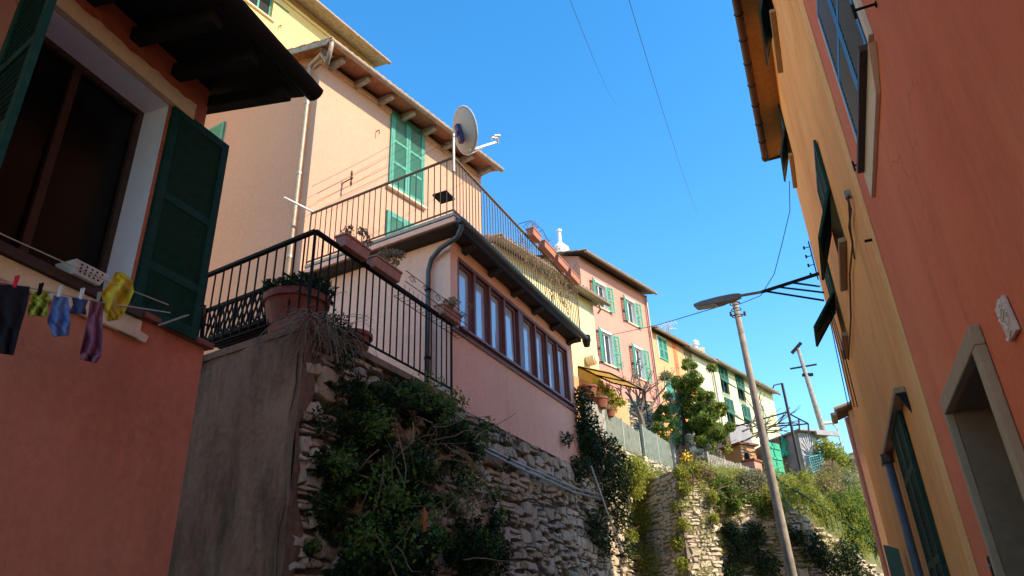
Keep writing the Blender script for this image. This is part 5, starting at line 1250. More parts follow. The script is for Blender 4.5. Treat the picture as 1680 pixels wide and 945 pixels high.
mb = MB(); mb.fbox(FC, D0, D0+fw_, .002, .055, -.5, zD-fw_); mb.fbox(FC, D1-fw_*.4, D1, .002, .055, -.5, zD-fw_); mb.fbox(FC, D0, D1, .002, .056, zD-fw_+.001, zD); mb.build('door_surround', M['stonetrim'], rh, bevel=.008)
mb = MB(); mb.fbox(FC, D0, D1, -.62, -.58, -.5, zD); dr = mb.build('door', M['wood_dk'], rh)
mb = MB(); 
for k in range(3): mb.fbox(FC, D0+.2+k*.42, D0+.5+k*.42, -.58, -.565, .3+k*0, zD-.5)
mb.build('door_panels', M['wood_dk'], dr)
winbox(rh, FC, hv, M['glass'], M['green_sky'], depth=.12, fr=.05)
a_, b_, c_, d_ = hv; m_ = (a_+b_)/2
for x0, x1 in ((a_+.005, m_-.005), (m_+.005, b_-.005)): shutter('shutter', FC.p(x0, .02, c_+.02), FC.dv(), UZ, x1-x0, d_-c_-.02, M['green_sky'], rh, mids=(.5,), pitch=.055, fr=.06)
mb = MB(); mb.fbox(FC, a_-.04, b_+.02, .002, .10, zV-.02, zV+.03); mb.build('sill', M['wood_dk'], rh, bevel=.006)
mb = MB(); mb.hexa([FC.p(a_+.25, .002, zV-.17), FC.p(b_+.2, .002, zV-.17), FC.p(b_+.2, .03, zV-.17), FC.p(a_+.25, .03, zV-.17)], [FC.p(a_-.1, .002, zV-.021), FC.p(b_+.08, .002, zV-.021), FC.p(b_+.08, .05, zV-.021), FC.p(a_-.1, .05, zV-.021)]); mb.build('sill_band', M['cream'], rh)
mb = MB(); mb.fbox(FC, b_+.002, b_+.09, .002, .03, c_, d_); mb.build('window_surround', M['cream'], rh); mb = MB(); mb.fbox(FC, a_-.09, a_-.002, .002, .03, c_, d_); mb.build('window_surround', M['cream'], rh)
def stop_(x, y, f=FC, root_=None, s=1.):
    p = f.P(x, y, 0); mb = MB(); mb.bar(p, p+f.nv()*.10*s, .014, .014); mb.bar(p+f.nv()*.10*s-UZ*.05*s, p+f.nv()*.10*s+UZ*.04*s, .014, .014); mb.bar(p-UZ*.02, p+UZ*.02, .03, .012); mb.build('shutter_stop', M['iron'], root_, bevel=.003)
stop_(1424, 266, FC, rh, 1.1); stop_(1438, 6, FC, rh, 1.3)
p = FC.P(1432, 393, 0); mb = MB(); mb.tube([p, p+FC.nv()*.07], .014, 8); mb.build('peg', M['iron'], rh)
# plaque
pu, pz = FC.px(1650, 522, .02)
pq = thing('house_plaque', 'pale carved relief tile fixed on the red wall above the doorway', 'plaque', FC.p(pu, .02, pz))
k1, k2, k3, k4 = [FC.px(x, y, .02) for x, y in ((1632, 508), (1643, 484), (1668, 541), (1656, 562))]
mb = MB(); mb.extr([FC.p(u, .004, z) for u, z in (k1, k2, k3, k4)], FC.nv()*.018); mb.build('tile', plain('plaque_stone', (.60, .42, .33), .5, var=.15, sc=20), pq, bevel=.004)
mb = MB(); cu = (k1[0]+k3[0])/2; czz = (k1[1]+k3[1])/2
for i in range(9):
    t = i/8; 
    pts = [FC.p(cu+.035*math.sin(t*9+j*.6)+(.02*j-.04), .024, czz-.075+.15*t+.012*math.cos(j*1.3)) for j in range(5)]; mb.tube(pts, .006, 5)
mb.build('relief', plain('plaque_relief', (.72, .58, .48), .4, var=.1, sc=30), pq)
# wall lantern / bell box
p = FC.P(1640, 930, .0); bx_ = thing('bell_box', 'small black bell box beside the doorway, bottom right', 'bell box', p); u_ = FC.uof(p)
mb = MB(); mb.fbox(FC, u_-.05, u_+.05, .002, .05, p.z-.09, p.z+.07); mb.build('case', M['iron'], bx_, bevel=.012); mb = MB(); mb.tube([FC.p(u_, .05, p.z+.01), FC.p(u_, .062, p.z+.01)], .012, 10); mb.build('button', M['galv'], bx_)
# cables and pipes on the ochre wall
cb = thing('wall_cable', 'twisted cable drooping down the ochre wall beside the upper window', 'cable', FC.P(1400, 400, .03))
mb = MB(); mb.tube([FC.P(x, y, .035) for x, y in ((1389, 318), (1396, 345), (1393, 372), (1399, 400), (1394, 450), (1396, 520), (1392, 590))], .012, 6); mb.tube([FC.P(x, y, .045) for x, y in ((1392, 320), (1394, 360), (1397, 390), (1402, 425))], .009, 6); mb.build('cable', M['rust'], cb)
mb = MB(); p = FC.P(1396, 318, 0); mb.bar(p, p+FC.nv()*.06, .06, .08); mb.build('junction_box', M['wood_gray'], cb)
cb = thing('cable_bundle', 'bundle of dark cables strung down along the far edge of the ochre house', 'cable', FC.P(1390, 600, .3))
for k in range(4):
    mb = MB(); p0, p1 = FC.p(uF-1.2+.06*k, .14+.03*k, FC.z(1362, 500)), FC.p(uF+3.2, .20+.04*k, FC.z(1398, 655)-.6); q = p0.lerp(p1, .5)-UZ*.12; mb.tube([FC.P(1358+2*k, 508, .12), FC.P(1372+4*k, 575, .22), FC.P(1392+5*k, 668, .20)], .008, 5); mb.build('cable', M['cable'], cb)
pp = thing('wall_drainpipe', 'blue-grey drainpipe down the ochre wall below the window hood', 'pipe', FC.P(1500, 930, .1))
u_ = FC.u(1458, 760, .08); mb = MB(); zt_ = FC.z(1458, 752, .08); mb.tube([FC.p(u_, .08, -.3), FC.p(u_, .08, zt_)], .05, 12); mb.build('pipe', M['pipe_dk'], pp, smooth=True); mb = MB(); mb.tube([FC.p(u_, .08, zt_-.02), FC.p(u_, .08, zt_+.09)], .07, 12); mb.build('hopper', M['rust'], pp)
# street lamp on its bracket
zL = FC.z(1337, 457, .0); zL = atd(1337, 457, 15.3).z
wp = FC.p(uF-.35, 0, zL); L0 = atz(1250, 479, zL+.0); L1 = atz(1204, 487, zL); L2 = atz(1140, 502, zL)
print('lamp', wp, L0, L1, L2, (L0-wp).length)
sl = thing('street_lamp', 'grey flat street lamp head on a long iron wall bracket with three stays', 'street lamp', wp)
e = (L1-wp).normalized()
mb = MB(); mb.bar(wp, L0, .05, .06); mb.build('arm', M['iron'], sl)
mb = MB(); mb.bar(L0, L0.lerp(L1, .8), .045, .05); mb.build('arm_end', M['lamp'], sl)
for (t, du, dz) in ((.52, -.8, -.05), (.28, -.1, -.35), (.05, -1.5, -.1)):
    q = L0.lerp(wp, t); w_ = FC.p(uF-.05 + 0*du, 0, zL+dz-.1) if 0 else FC.p(uF-.1-abs(du)*.55, 0, zL-.02)
    mb = MB(); mb.bar(q, FC.P(*{.52: (1345, 470), .28: (1352, 480), .05: (1352, 493)}[t], 0), .03, .035); mb.build('stay', M['iron'], sl)
lat = e.cross(UZ).normalized()
def sect(p, w, h0, h1): return [p-lat*w-UZ*h0, p+lat*w-UZ*h0, p+lat*w*.8+UZ*h1, p-lat*w*.8+UZ*h1]
S = [sect(L0.lerp(L1, .75), .05, .05, .05), sect(L1, .08, .09, .06), sect(L1.lerp(L2, .35), .12, .10, .06), sect(L1.lerp(L2, .8), .13, .08, .045), sect(L2, .11, .05, .02)]
mb = MB(); vs = [v for s in S for v in s]; fs = [(3, 2, 1, 0), (16, 17, 18, 19)]
for i in range(4):
    for k in range(4): k2 = (k+1) % 4; fs.append((i*4+k, i*4+k2, (i+1)*4+k2, (i+1)*4+k))
mb.add(vs, fs); mb.build('housing', M['lamp'], sl, bevel=.008)
a_, b_ = L1.lerp(L2, .45), L1.lerp(L2, .97); mb = MB(); mb.hexa([a_-lat*.09-UZ*.13, a_+lat*.09-UZ*.13, b_+lat*.09-UZ*.09, b_-lat*.09-UZ*.09], [a_-lat*.11-UZ*.085, a_+lat*.11-UZ*.085, b_+lat*.11-UZ*.05, b_-lat*.11-UZ*.05]); mb.build('lens', M['lens'], sl, bevel=.01)
# insulators near the bracket
ins = thing('insulator_rack', 'small rack of insulators fixed at the corner of the ochre house by the lamp bracket', 'insulators', wp)
mb = MB()
for k in range(4): p = FC.p(uF-.05, .03, zL+.15+.22*k); mb.bar(p, p+FC.nv()*.12, .015, .015); mb.tube([p+FC.nv()*.12-UZ*.03, p+FC.nv()*.12+UZ*.04], .022, 6)
mb.bar(FC.p(uF-.05, .03, zL+.0), FC.p(uF-.05, .03, zL+.95), .02, .02); mb.build('rack', M['iron'], ins)
# wires
def wire(label, pts, r=.008, n=12, sag=0.):
    p = [Vector(q) for q in pts]
    if len(p) == 2: p = [p[0].lerp(p[1], i/n) - UZ*sag*4*(i/n)*(1-i/n) for i in range(n+1)]
    mb = MB(); mb.tube(p, r, 5); tag(mb.build('overhead_wire', M['cable']), label, 'wire', 'overhead wires')
wire('overhead wire crossing the blue sky, the left and shorter one', [atd(920, -40, 9).lerp(atd(1012, 172, 34), t) - UZ*.5*4*t*(1-t) for t in np.linspace(0, 1.0, 14).tolist()], .006)
wire('overhead wire crossing the blue sky, the right and longer one', [atd(1020, -40, 9).lerp(atd(1143, 347, 36), t) - UZ*.6*4*t*(1-t) for t in np.linspace(0, 1.0, 16).tolist()], .006)
mb = None
wire('drooping wire from the top of the ochre house down to the wooden pole', [FC.p(uF, .1, FC.z(1303, 300)), atd(1296, 345, 15.2), atd(1283, 400, 15.4), atd(1270, 450, 15.7), atd(1248, 485, 16), atd(1216, 498, 16.4), atd(1203, 494, 16.5)], .009)
wire('wire from the wooden pole across to the pink house', [atd(1190, 500, 16.5), atd(1140, 515, 18.5), atd(1080, 533, 21.5), atd(1000, 550, 28.2)], .012)
# peach building beyond
pb0 = atd(1395, 690, 18.6); FP = F.thru((pb0.x, pb0.y), 23.2, -1); u0 = FP.uof(pb0); zp = atd(1388, 676, 18.6).z
pb_ = thing('far_peach_house', 'low peach house with a brown tiled eave peeking past the corner of the ochre house', 'house', FP.p(u0, 0, 0))
house_shell(pb_, FP, u0, u0+2.4, -.3, zp, 5, M['r3'], ridge=(1.2, .5))
hroof(FP, pb_, u0, u0+.5, zp, .25, 5, -FP.nv(), raf=False, n_raf=2, rows=5, verge=.2, sofmat='wood_dk')
mb = MB(); mb.hexa([FP.p(u0+.7, -2.5, zp+1.2), FP.p(u0+2.4, -2.5, zp+1.2), FP.p(u0+2.4, .02, zp+.003), FP.p(u0+.7, .02, zp+.003)], [FP.p(u0+.7, -2.5, zp+1.28), FP.p(u0+2.4, -2.5, zp+1.28), FP.p(u0+2.4, .02, zp+.08), FP.p(u0+.7, .02, zp+.08)]); mb.build('roof', M['tile'], pb_)
mb = MB(); mb.tube([FP.p(u0+.15, .06, zp-.1), FP.p(u0+.15, .06, 0)], .05, 8); mb.build('downpipe', M['r2'], pb_)
# green board at the bottom
p0_, p1_ = atd(1449, 893, 12.5), atd(1474, 900, 12.2); gb_ = thing('green_board', 'green painted board gate leaf by the ochre house, bottom right', 'gate', up(p0_, 0)); mb = MB(); mb.hexa([up(p0_, .2), up(p1_, .2), up(p1_, .2)+Vector((.04, .1, 0)), up(p0_, .2)+Vector((.04, .1, 0))], [p0_, p1_, p1_+Vector((.04, .1, 0)), p0_+Vector((.04, .1, 0))]); mb.build('leaf', M['green'], gb_, bevel=.01)
# pale building on the far hill
boxhut('far_grey_house', 'pale grey house end far up the hill at the right', 'house', 1405, 1425, 745, 800, 50, 5, M['r4'], roof=M['sheetm'])

# ------------------------------------------------------------------ PLANTS
def plant(name, label, cat, base, group=None): return thing(name, label, cat, base, group)
# 1 big dark shrub over the wall
p = plant('wall_shrub', 'large dark green evergreen shrub sprawling down the shaded stone wall under the lower railing', 'shrub', FA.P(690, 900, .1))
bl = []; tips_ = []
core = ((650, 650, 60, 45, .2), (750, 690, 60, 50, .25), (690, 760, 110, 80, .35), (700, 870, 120, 100, .45), (600, 850, 70, 80, .25), (560, 760, 45, 60, .12), (620, 930, 90, 50, .35), (780, 900, 45, 60, .2), (600, 690, 45, 45, .15))
for k in range(420):
    cx_, cy_, rx_, ry_, n_ = random.choice(core); q1_, q2_ = random.gauss(0, .55), random.gauss(0, .55)
    x, y = cx_+rx_*q1_, cy_+ry_*q2_; edge = min(1, math.hypot(q1_, q2_)); r = random.uniform(9, 22)*(1.1-.3*edge)
    n = n_*(1.2-edge)*random.uniform(.3, 1.3)+.03
    if x < 508 or x > 835 or y < 618 or (x > 735 and y < 672+(x-735)*.5) or (x > 640 and y < 625+(x-640)*.45): continue
    q = fblob(FA, x, y, r, n, 0); rr_ = q[1][0]; bl.append((q[0], (rr_*random.uniform(.8, 1.6), rr_*.8, rr_*random.uniform(.6, 1.4)), int(120*(r/16)**2)))
    if random.random() < .3: tips_.append((q[0]+FA.nv()*rr_*.6+UZ*rr_*.3, rr_*.8, 55))
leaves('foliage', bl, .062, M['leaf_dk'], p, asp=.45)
leaves('lit_tips', tips_, .06, M['leaf_mid'], p, asp=.35, droop=-.3)  # paler leaves paint the light caught on the outer tips
leaves('bright_tips', [fblob(FA, x, y, r, n, c) for (x, y, r, n, c) in ((740, 665, 30, .5, 260), (700, 640, 35, .4, 260), (620, 690, 30, .4, 200), (560, 760, 26, .3, 260), (640, 800, 50, .75, 260), (770, 800, 40, .6, 200), (600, 880, 40, .55, 260), (690, 860, 60, .9, 260), (790, 720, 25, .3, 150))], .06, M['leaf_mid'], p, asp=.4)  # lighter leaf colour paints further lit tips over the dark foliage
mb = MB()
for i in range(60):
    x, y = random.uniform(600, 800), random.uniform(690, 930); q = FA.P(x, y, random.uniform(.1, .4)); pts = [q]; d = Vector((random.gauss(0, 1), random.gauss(-.4, .4), random.gauss(0, 1))).normalized()
    for k in range(5): d = (d+Vector((random.gauss(0, .25), random.gauss(0, .2), random.gauss(0, .25)))).normalized(); q = q+d*.16; pts.append(q)
    mb.tube(pts, .010, 5, r2=.003)
mb.build('twigs', M['straw'], p)
mb = MB(); q = FA.P(697, 855, .95); 
tag(MB.build((lambda m_: (m_.tube([FA.P(696, 832, .95), FA.P(697, 850, .95), FA.P(697, 872, .95)], [.012, .03, .018], 8), m_)[1])(MB()), 'orange_tag', plain('orange_plastic', (.5, .13, .03), .6)), 'small orange-brown cylinder hanging in the dark wall shrub', 'hanging object')
# 2 dry weeds at the corner
p = plant('dry_weeds', 'tangle of dry brown weeds spilling from the wall corner below the big bowl', 'weeds', FA.P(530, 560, 0))
mb = MB()
for i in range(230):
    u = random.uniform(u_c-.02, u_c+.62); q = FA.p(u, random.uniform(.0, .1), zt0+random.uniform(-.15, .12)); pts = [q]; d = Vector((random.gauss(0, .5), random.gauss(-.5, .3), random.uniform(-.3, .8))).normalized(); L = random.uniform(.3, .8)
    for k in range(5): d = (d + Vector((random.gauss(0, .12), random.gauss(0, .12), -.35))).normalized(); q = q+d*L/5; pts.append(q)
    mb.tube(pts, .0035, 3)
mb.build('stems', M['straw'], p)
leaves('foliage', [(FA.p(u_c+.50, .05, zt0+.08), (.22, .13, .24), 600), (FA.p(u_c+.62, .1, zt0-.22), (.22, .12, .24), 450)], .04, M['leaf_dk'], p)
for i, (x, y, r, c, lb) in enumerate(((560, 640, 26, 300, 'small ivy clump just below the dry weeds'), (530, 690, 30, 320, 'ivy clump on the stones beside the rendered wall edge'), (520, 760, 24, 260, 'ivy clump midway down beside the rendered wall edge'), (520, 830, 30, 300, 'dull ivy clump low beside the rendered wall edge'))):
    p = plant('ivy_clump', lb, 'ivy', FA.P(x, y, 0)); leaves('foliage', [fblob(FA, x, y, r, .06, c)], .055, M['leaf_dk'], p); 
# 3 ivy right of the veranda
p = plant('ivy', 'dark ivy curtain hanging from the wall at the right end of the veranda', 'ivy', FA.P(985, 800, 0))
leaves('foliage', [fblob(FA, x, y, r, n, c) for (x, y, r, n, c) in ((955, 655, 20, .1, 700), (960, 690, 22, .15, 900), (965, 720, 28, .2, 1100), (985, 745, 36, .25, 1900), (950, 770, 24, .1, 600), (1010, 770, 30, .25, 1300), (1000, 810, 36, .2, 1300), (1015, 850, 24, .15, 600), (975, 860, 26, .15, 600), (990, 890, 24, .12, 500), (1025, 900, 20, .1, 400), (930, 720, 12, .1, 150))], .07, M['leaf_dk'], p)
# 4.. sunny growth
SG = None
for (nm, lb, cat, mat, bl, sz) in (
    ('yellow_green_bush', 'bright yellow-green bush at the foot of the pale picket fence', 'bush', 'leaf_yel', ((1040, 770, 22, .4, 1500), (1062, 790, 26, .4, 1800), (1040, 800, 18, .3, 700), (1062, 820, 16, .3, 600)), .07),
    ('grey_green_creeper', 'dusty grey-green creeper trailing below the pale picket fence', 'creeper', 'leaf_grey', ((1088, 790, 20, .3, 1500), (1095, 820, 22, .3, 1700), (1092, 850, 18, .25, 900), (1080, 865, 16, .2, 500)), .05),
    ('sunny_grass_mass', 'mass of sunlit grass and weeds cascading down the retaining wall beyond the ivy', 'weeds', 'leaf_yel', ((1035, 880, 14, .1, 500), (1112, 800, 14, .3, 600), (1118, 850, 12, .4, 500), (1050, 850, 26, .15, 1300), (1075, 880, 30, .25, 1700), (1060, 920, 30, .2, 1300), (1095, 900, 26, .3, 1300), (1110, 870, 22, .3, 900), (1100, 940, 26, .3, 900)), .06),
    ('leafy_weed', 'fresh green weed low on the sunlit wall', 'weed', 'leaf_mid', ((1105, 905, 16, .5, 500), (1108, 930, 14, .5, 350)), .09),
    ('ivy_on_wall', 'dull green ivy patches clinging to the sunlit wall edge', 'ivy', 'leaf_mid', ((1115, 830, 18, .3, 700), (1112, 790, 14, .3, 500)), .06)):
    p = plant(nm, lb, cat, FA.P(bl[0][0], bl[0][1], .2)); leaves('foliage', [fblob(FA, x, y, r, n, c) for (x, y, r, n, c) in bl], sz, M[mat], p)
    mb = MB()
    for k in range(14): x, y, r, n, c = random.choice(bl); q = FA.P(x+random.uniform(-r, r)*.5, y+random.uniform(0, r), n*.6); mb.tube([q, q+Vector((random.gauss(0, .1), random.gauss(0, .1), .2)), q+Vector((random.gauss(0, .2), random.gauss(0, .2), .35))], .006, 4)
    mb.build('twigs', M['straw'], p)
def ablob(x, y, rp, d, c, fl=1.):
    q = atd(x, y, d); r = rp*math.hypot(d, q.z)/FPX*1.0; return (q, (r, r, r*fl), c)
far = (
 ('flowering_weed', 'tuft of weeds with yellow flowers on the low stone wall', 'weed', 'leaf_yel', ((1129, 762, 13, 0, 700),), .06),
 ('round_bush', 'rounded olive-yellow bush in the middle of the sunny slope', 'bush', 'leaf_mid', ((1165, 790, 17, -.1, 1700), (1185, 800, 17, 0, 1500), (1160, 805, 12, 0, 600)), .06),
 ('silvery_bush', 'silvery grey bush beside the wooden pole below the orange hut', 'bush', 'leaf_grey', ((1225, 790, 17, 0, 1500), (1242, 785, 16, 0, 1300), (1215, 800, 12, 0, 600)), .06),
 ('green_tuft', 'bright green tuft to the left of the wooden pole base', 'bush', 'leaf_yel', ((1262, 815, 12, -.3, 700), (1275, 835, 14, -.3, 800)), .07),
 ('spiky_plant', 'dark spiky plant in shade at the middle of the far stone wall', 'plant', 'leaf_mid', ((1205, 825, 10, -.3, 350), (1180, 815, 9, -.3, 300)), .09),
 ('slope_weeds', 'green weeds covering the slope just above the sloping handrail', 'weeds', 'leaf_yel', ((1300, 800, 16, .9, 1100), (1325, 815, 18, 1.1, 1400), (1345, 835, 16, .9, 1100), (1320, 785, 12, 2.6, 700)), .07),
 ('pinkish_bush', 'tall pinkish-grey bush right of the metal shed', 'bush', 'leaf_dry', ((1350, 790, 15, 2.8, 900), (1362, 775, 18, 3, 1200), (1372, 810, 16, 2.5, 900)), .07),
 ('lime_bush', 'lime green bush beside the shed with the white roof', 'bush', 'leaf_yel', ((1352, 735, 14, 6, 1000), (1368, 745, 17, 6, 1300), (1385, 760, 13, 6, 800)), .09),
 ('olive_bush', 'olive coloured bush on the hilltop against the sky at the right', 'bush', 'leaf_grey', ((1395, 765, 14, 6, 900), (1385, 790, 20, 5, 1400), (1402, 800, 14, 4, 800)), .08),
 ('slope_ivy', 'broad green ivy mass covering the slope next to the ochre house', 'ivy', 'leaf_mid', ((1380, 830, 22, 1.5, 1900), (1400, 850, 24, 1.3, 2200), (1415, 830, 18, 2, 1300), (1425, 870, 18, .9, 1500), (1395, 815, 18, 3, 1100), (1432, 895, 14, .6, 900), (1405, 880, 16, .5, 1000)), .07),
 ('shaded_ivy', 'dark ivy spreading over the shaded lower part of the far stone wall', 'ivy', 'leaf_dk', ((1210, 900, 26, -.1, 1300), (1235, 880, 20, -.1, 900), (1250, 930, 26, -.1, 1300), (1330, 900, 24, -.1, 1100), (1355, 925, 26, -.1, 1300), (1385, 910, 22, -.1, 1000), (1400, 940, 22, -.1, 900), (1195, 870, 14, -.1, 400), (1300, 880, 16, -.1, 500), (1195, 940, 20, -.1, 700)), .08),
 ('cascading_weeds', 'thick yellow-green weeds covering the left corner of the sunlit buttress', 'weeds', 'leaf_yel', ((1118, 775, 13, -.7, 900), (1122, 800, 12, -.7, 800), (1114, 830, 14, -.6, 900), (1120, 860, 11, -.7, 600), (1112, 890, 13, -.6, 700), (1119, 925, 12, -.7, 600), (1140, 768, 12, -.7, 500)), .055),
 ('bank_creeper', 'fresh green creeper spread over the sunny stones left of the wooden pole', 'creeper', 'leaf_mid', ((1195, 800, 15, -.15, 700), (1215, 815, 14, -.15, 600), (1240, 820, 14, -.15, 600), (1200, 835, 11, -.15, 400), (1250, 838, 10, -.15, 350), (1180, 830, 9, -.2, 300)), .055),
 ('side_creeper', 'mixed green creeper filling the shaded recess left of the sunlit buttress', 'creeper', 'leaf_mid', ((1104, 800, 12, 1.2, 600), (1100, 830, 13, 1., 700), (1106, 860, 12, .6, 600), (1100, 890, 13, .6, 600), (1106, 920, 12, .4, 500)), .06),
 ('dry_tufts', 'tufts of dry brownish weeds over the top of the sunlit buttress', 'weeds', 'leaf_dry', ((1150, 770, 11, -.7, 350), (1165, 778, 9, -.7, 260), (1135, 790, 8, -.75, 160)), .05),
 ('hanging_weeds', 'yellow-green weeds hanging down the right edge of the sunlit buttress', 'weeds', 'leaf_yel', ((1169, 815, 9, -.75, 300), (1172, 850, 8, -.75, 260),(1160, 870, 8, -.4, 260), (1170, 930, 9, -.4, 350), (1178, 905, 7, -.4, 200), (1150, 800, 12, -.3, 400)), .06))
for nm, lb, cat, mat, bl, sz in far:
    x, y, r, dd, c = bl[0]; p = plant(nm, lb, cat, atd(x, y+r, dW(max(12.7, azd(x, y)))+dd))
    leaves('foliage', [ablob(x, y, r, dW(max(12.7, azd(x, y)))+dd, c) for x, y, r, dd, c in bl], sz, M[mat], p)
    mb = MB()
    for k in range(12): x, y, r, dd, c = random.choice(bl); q = atd(x+random.uniform(-r, r)*.5, y+r*.7, dW(max(12.7, azd(x, y)))+dd); mb.tube([q-UZ*.1, q+Vector((random.gauss(0, .1), random.gauss(0, .1), .2)), q+Vector((random.gauss(0, .25), random.gauss(0, .2), .4))], .008, 4)
    mb.build('twigs', M['bark'], p)
    if nm == 'flowering_weed': leaves('flowers', [ablob(1127, 752, 11, dW(12.7), 90)], .06, M['flower'], p, asp=1.)
# grass on the slope (nobody could count it)
bl = []
for i in range(420):
    a_ = random.uniform(12.9, 26); k = random.random(); rr = rows_(a_); j = random.choice((0, 0, 1, 1, 2)); t = random.random(); d = rr[j][0]*(1-t)+rr[j+1][0]*t; tn = rr[j][1]*(1-t)+rr[j+1][1]*t
    bl.append((hz_pt(a_, d, tn)+UZ*.04, (.3, .3, .10), 34))
tag(leaves('grass', bl, .08, M['leaf_yel'], None, asp=.22, droop=-1.2), None, None, kind='stuff')
bl = []
for i in range(120):
    u = random.uniform(17.0, uW); bl.append((FA.p(u, random.uniform(0, .12), random.uniform(2, wtop(u)+.1)), (.22, .14, .25), 45))
tag(leaves('wall_weeds', bl, .055, M['leaf_yel'], None, asp=.3), None, None, kind='stuff')
bl = []
for k in range(420):
    x = random.uniform(1120, 1430); y = random.uniform(765, 945); a_ = azd(x, y); bl.append((atd(x, y, dW(max(12.7, a_))-(.65 if x < 1170 else .08)), (.18, .10, .18), 44))
tag(leaves('far_wall_weeds', bl, .05, M['leaf_yel'], None, asp=.3), None, None, kind='stuff')
# small ivy/moss tufts between the near stones
bl = []
for i in range(90):
    u = random.uniform(u_c+.1, 17); bl.append((FA.p(u, .05, random.uniform(1.5, wtop(u))), (.10, .04, .10), 16))
tag(leaves('wall_moss', bl, .035, M['leaf_dk'], None, asp=.5), None, None, kind='stuff')

# trees ---------------------------------------------------------------
# bare persimmon
b = atd(1056, 716, 24.0); bt = thing('bare_tree', 'leafless pale-barked tree in front of the pink and orange houses', 'tree', b)
mb = MB(); t1 = []
mb.tube([b-UZ*.3, b+UZ*.5, b+Vector((-.1, 0, 1.0))], [.12, .10, .085], 8)
random.seed(11)
for d in ((-.8, 0, .8), (-.3, .1, 1), (.5, .1, 1), (-.1, 0, 1.1), (.9, .2, .7), (.2, -.2, 1)):
    branch(mb, b+Vector((-.05, 0, random.uniform(.4, .95))), Vector(d).normalized(), .85, .055, 3, None, t1, .5, .12)
mb.build('branches', M['bark'], bt)
leaves('sparse_leaves', [(q, .12, 8) for q in t1 if random.random() < .45], .07, M['leaf_grey'], bt)
# orange tree
b = atd(1128, 735, 26.5); ot = thing('orange_tree', 'dense glossy orange tree rising in front of the beige house', 'tree', b-UZ*.6)
mb = MB(); mb.tube([b-UZ*.8, b+UZ*.8, b+UZ*1.8], [.11, .09, .05], 8)
for d in ((-.7, 0, .8), (.7, 0, .7), (.2, .3, 1), (-.3, -.2, 1)): branch(mb, b+UZ*.6, Vector(d).normalized(), .9, .045, 2, None, None, .5, .2)
mb.build('trunk', M['bark'], ot)
ob = [(1130, 612, 20), (1118, 632, 24), (1145, 636, 22), (1125, 660, 30), (1155, 665, 28), (1100, 668, 18), (1085, 688, 16), (1140, 695, 34), (1172, 690, 24), (1110, 700, 22), (1160, 718, 26), (1185, 705, 14), (1132, 722, 22), (1182, 722, 14), (1150, 645, 16), (1100, 722, 18), (1172, 668, 16), (1165, 705, 24), (1078, 706, 12)]
def crown(ob, d, dens, jit=.5):
    out = []
    for (x, y, r) in ob:
        for k in range(7):
            q = atd(x+random.gauss(0, r*.45), y+random.gauss(0, r*.45), d+random.gauss(0, jit)); rr = r*.45*d/FPX*random.uniform(.6, 1.1); out.append((q, (rr, rr, rr*.8), int(dens*r/24)))
    return out
leaves('crown', crown(ob, 26.3, 800, .7), .072, island('orange_tree_leaves', [(.05, .11, .02), (.14, .22, .03), (.30, .34, .06), (.09, .17, .03)], .4, trans=.4, spec=.5), ot, asp=.5)
mb = MB()
for i in range(16): x, y, r = random.choice(ob); c = atd(x+random.uniform(-r, r)*.9, y+random.uniform(-r, r)*.9, 26.3-r*.45*26/FPX-.35); mb.lathe(c, [(0.001, -.04), (.035, -.02), (.04, 0), (.03, .03), (.001, .04)], 8)
mb.build('oranges', M['orange'], ot, smooth=True)
for nm, lb, ob_, d_, mat in (('citrus_bush', 'low citrus bush with orange fruit behind the picket fence', [(1078, 700, 14), (1095, 712, 14), (1075, 715, 12), (1102, 690, 10)], 24.8, 'leaf_mid'), ('yellowed_bush', 'yellowing leafy bush at the right foot of the orange tree', [(1190, 722, 10), (1185, 700, 10), (1195, 735, 8)], 26.6, 'leaf_yel'), ('trough_shrub', 'leafy green shrub growing in pots beneath the awning', [(996, 640, 12), (1006, 655, 13), (985, 632, 8), (1016, 660, 9)], 19.6, 'leaf_yel'), ('grey_shrub', 'greyish twiggy shrub at the base of the orange tree by the low wall', [(1160, 745, 14), (1180, 752, 10), (1145, 748, 9)], 25.2, 'leaf_grey')):
    b = atd(ob_[0][0], ob_[0][1]+ob_[0][2], d_); r_ = thing(nm, lb, 'bush', b); leaves('foliage', crown(ob_, d_, 170, .25), .065, M[mat], r_)
    mb = MB(); 
    for k in range(4): branch(mb, b-UZ*.1, Vector((random.gauss(0, .4), 0, 1)).normalized(), .35, .02, 1)
    mb.build('stems', M['bark'], r_)
    if nm == 'citrus_bush':
        mb = MB()
        for i in range(6): c = atd(1092+random.uniform(-12, 10), 708+random.uniform(-9, 10), d_-.3); mb.lathe(c, [(0.001, -.04), (.035, -.02), (.04, 0), (.03, .03), (.001, .04)], 8)
        mb.build('oranges', M['orange'], r_, smooth=True)
# climbing net by the tree
r_ = thing('green_mesh_fence', 'tall thin green mesh screen between the citrus bush and the orange tree', 'fence', atd(1110, 730, 25.2)); mb = MB(); q = [atd(1098, 648, 25.2), atd(1112, 643, 25.8), atd(1122, 730, 25.8), atd(1106, 730, 25.2)]
for i in range(13): mb.bar(q[0].lerp(q[1], i/12), q[3].lerp(q[2], i/12), .012, .012)
for i in range(25): mb.bar(q[0].lerp(q[3], i/24), q[1].lerp(q[2], i/24), .008, .008)
mb.bar(q[0], q[3], .05, .05); mb.bar(q[1], q[2], .05, .05); mb.build('mesh', M['green_dk'], r_)
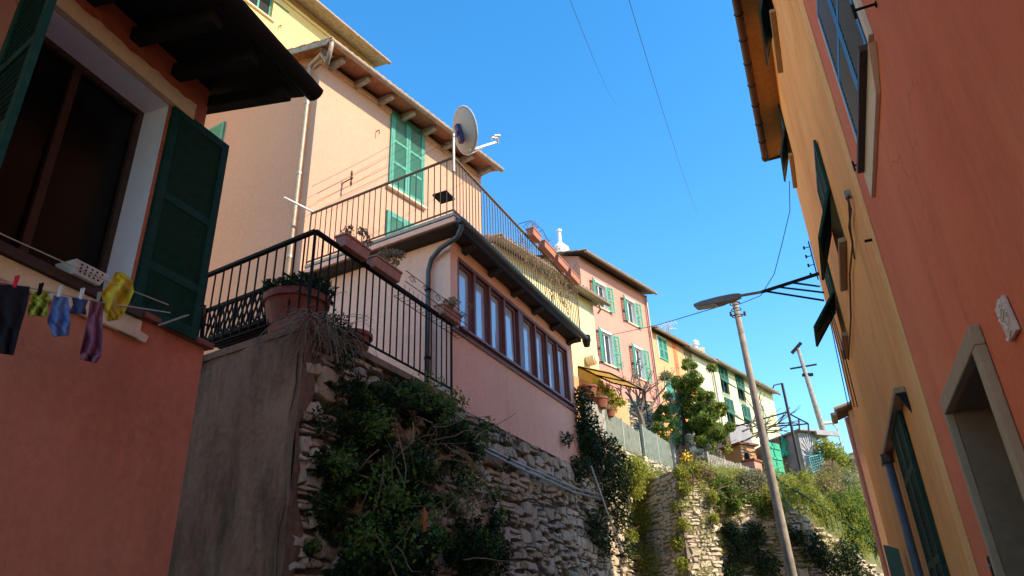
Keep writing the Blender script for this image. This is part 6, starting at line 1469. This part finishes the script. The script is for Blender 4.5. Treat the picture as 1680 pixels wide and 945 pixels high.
# pots at fence head
for (x, y, s, lb) in ((965, 645, .24, 'square maroon planter nearest the veranda, above the board fence'), (985, 662, .22, 'second maroon planter, above the board fence under the awning'), (1000, 676, .16, 'small terracotta pot, last in the row above the board fence')):
    c = FA.P(x, y+8, -.25); pot('plant_pot', lb, c, s, s*1.2, M['terra'], nl=120, leafm='leaf_mid', ls=.05, lr_=s*.8)
# rubble wall behind bare tree
a_, b_ = atd(1010, 690, 25.5), atd(1075, 700, 26.5); fq = F.thru(a_, math.degrees(math.atan2(b_.x-a_.x, b_.y-a_.y)), 1)
r_ = thing('garden_stone_wall', 'pinkish rubble wall behind the bare tree', 'wall', up(a_, 6)); mb = MB(); rubble(mb, fq, fq.uof(a_)-.3, fq.uof(b_), 5.8, lambda u: atd(1040, 655, 26).z, hmin=.05, hmax=.12, wmin=.1, wmax=.25, prot=.04); mb.build('stonework', M['stone_sun'], r_)
mb = MB(); mb.fbox(fq, fq.uof(a_)-.3, fq.uof(b_), -.2, 0, 5.8, atd(1040, 655, 26).z); mb.build('mortar', M['mortar'], r_)

# ------------------------------------------------------------------ LIGHT
w = bpy.data.worlds.new('World'); scene.world = w; w.use_nodes = True; nt = w.node_tree
sky = nt.nodes.new('ShaderNodeTexSky'); sky.sky_type = 'NISHITA'; sky.sun_disc = False
az_s = math.atan2(sun_dir.x, sun_dir.y)
sky.sun_elevation = R(SUN_EL); sky.sun_rotation = az_s; sky.altitude = 300; sky.air_density = SKY_AIR; sky.dust_density = SKY_DUST; sky.ozone_density = SKY_OZ
bg = nt.nodes['Background']; bg.inputs['Strength'].default_value = SKY_STR; hs_ = nt.nodes.new('ShaderNodeHueSaturation'); hs_.inputs['Saturation'].default_value = SKY_SAT; nt.links.new(sky.outputs[0], hs_.inputs['Color']); nt.links.new(hs_.outputs[0], bg.inputs['Color'])
ld = bpy.data.lights.new('sun', 'SUN'); ld.energy = SUN_E; ld.angle = R(.5); ld.color = (1., .90, .76); lo_ = bpy.data.objects.new('sun', ld); COL.objects.link(lo_)
sv = Vector((sun_dir.x*math.cos(R(SUN_EL)), sun_dir.y*math.cos(R(SUN_EL)), math.sin(R(SUN_EL))))
lo_.rotation_euler = (-sv).to_track_quat('-Z', 'Y').to_euler(); lo_.location = sv*100
scene.view_settings.view_transform = 'Standard'; scene.view_settings.look = 'None'; scene.view_settings.exposure = EXPO; scene.view_settings.gamma = 1
scene.view_settings.use_white_balance = True; scene.view_settings.white_balance_temperature = 8100
scene.cycles.max_bounces = 8; scene.cycles.diffuse_bounces = 5; scene.cycles.use_denoising = True
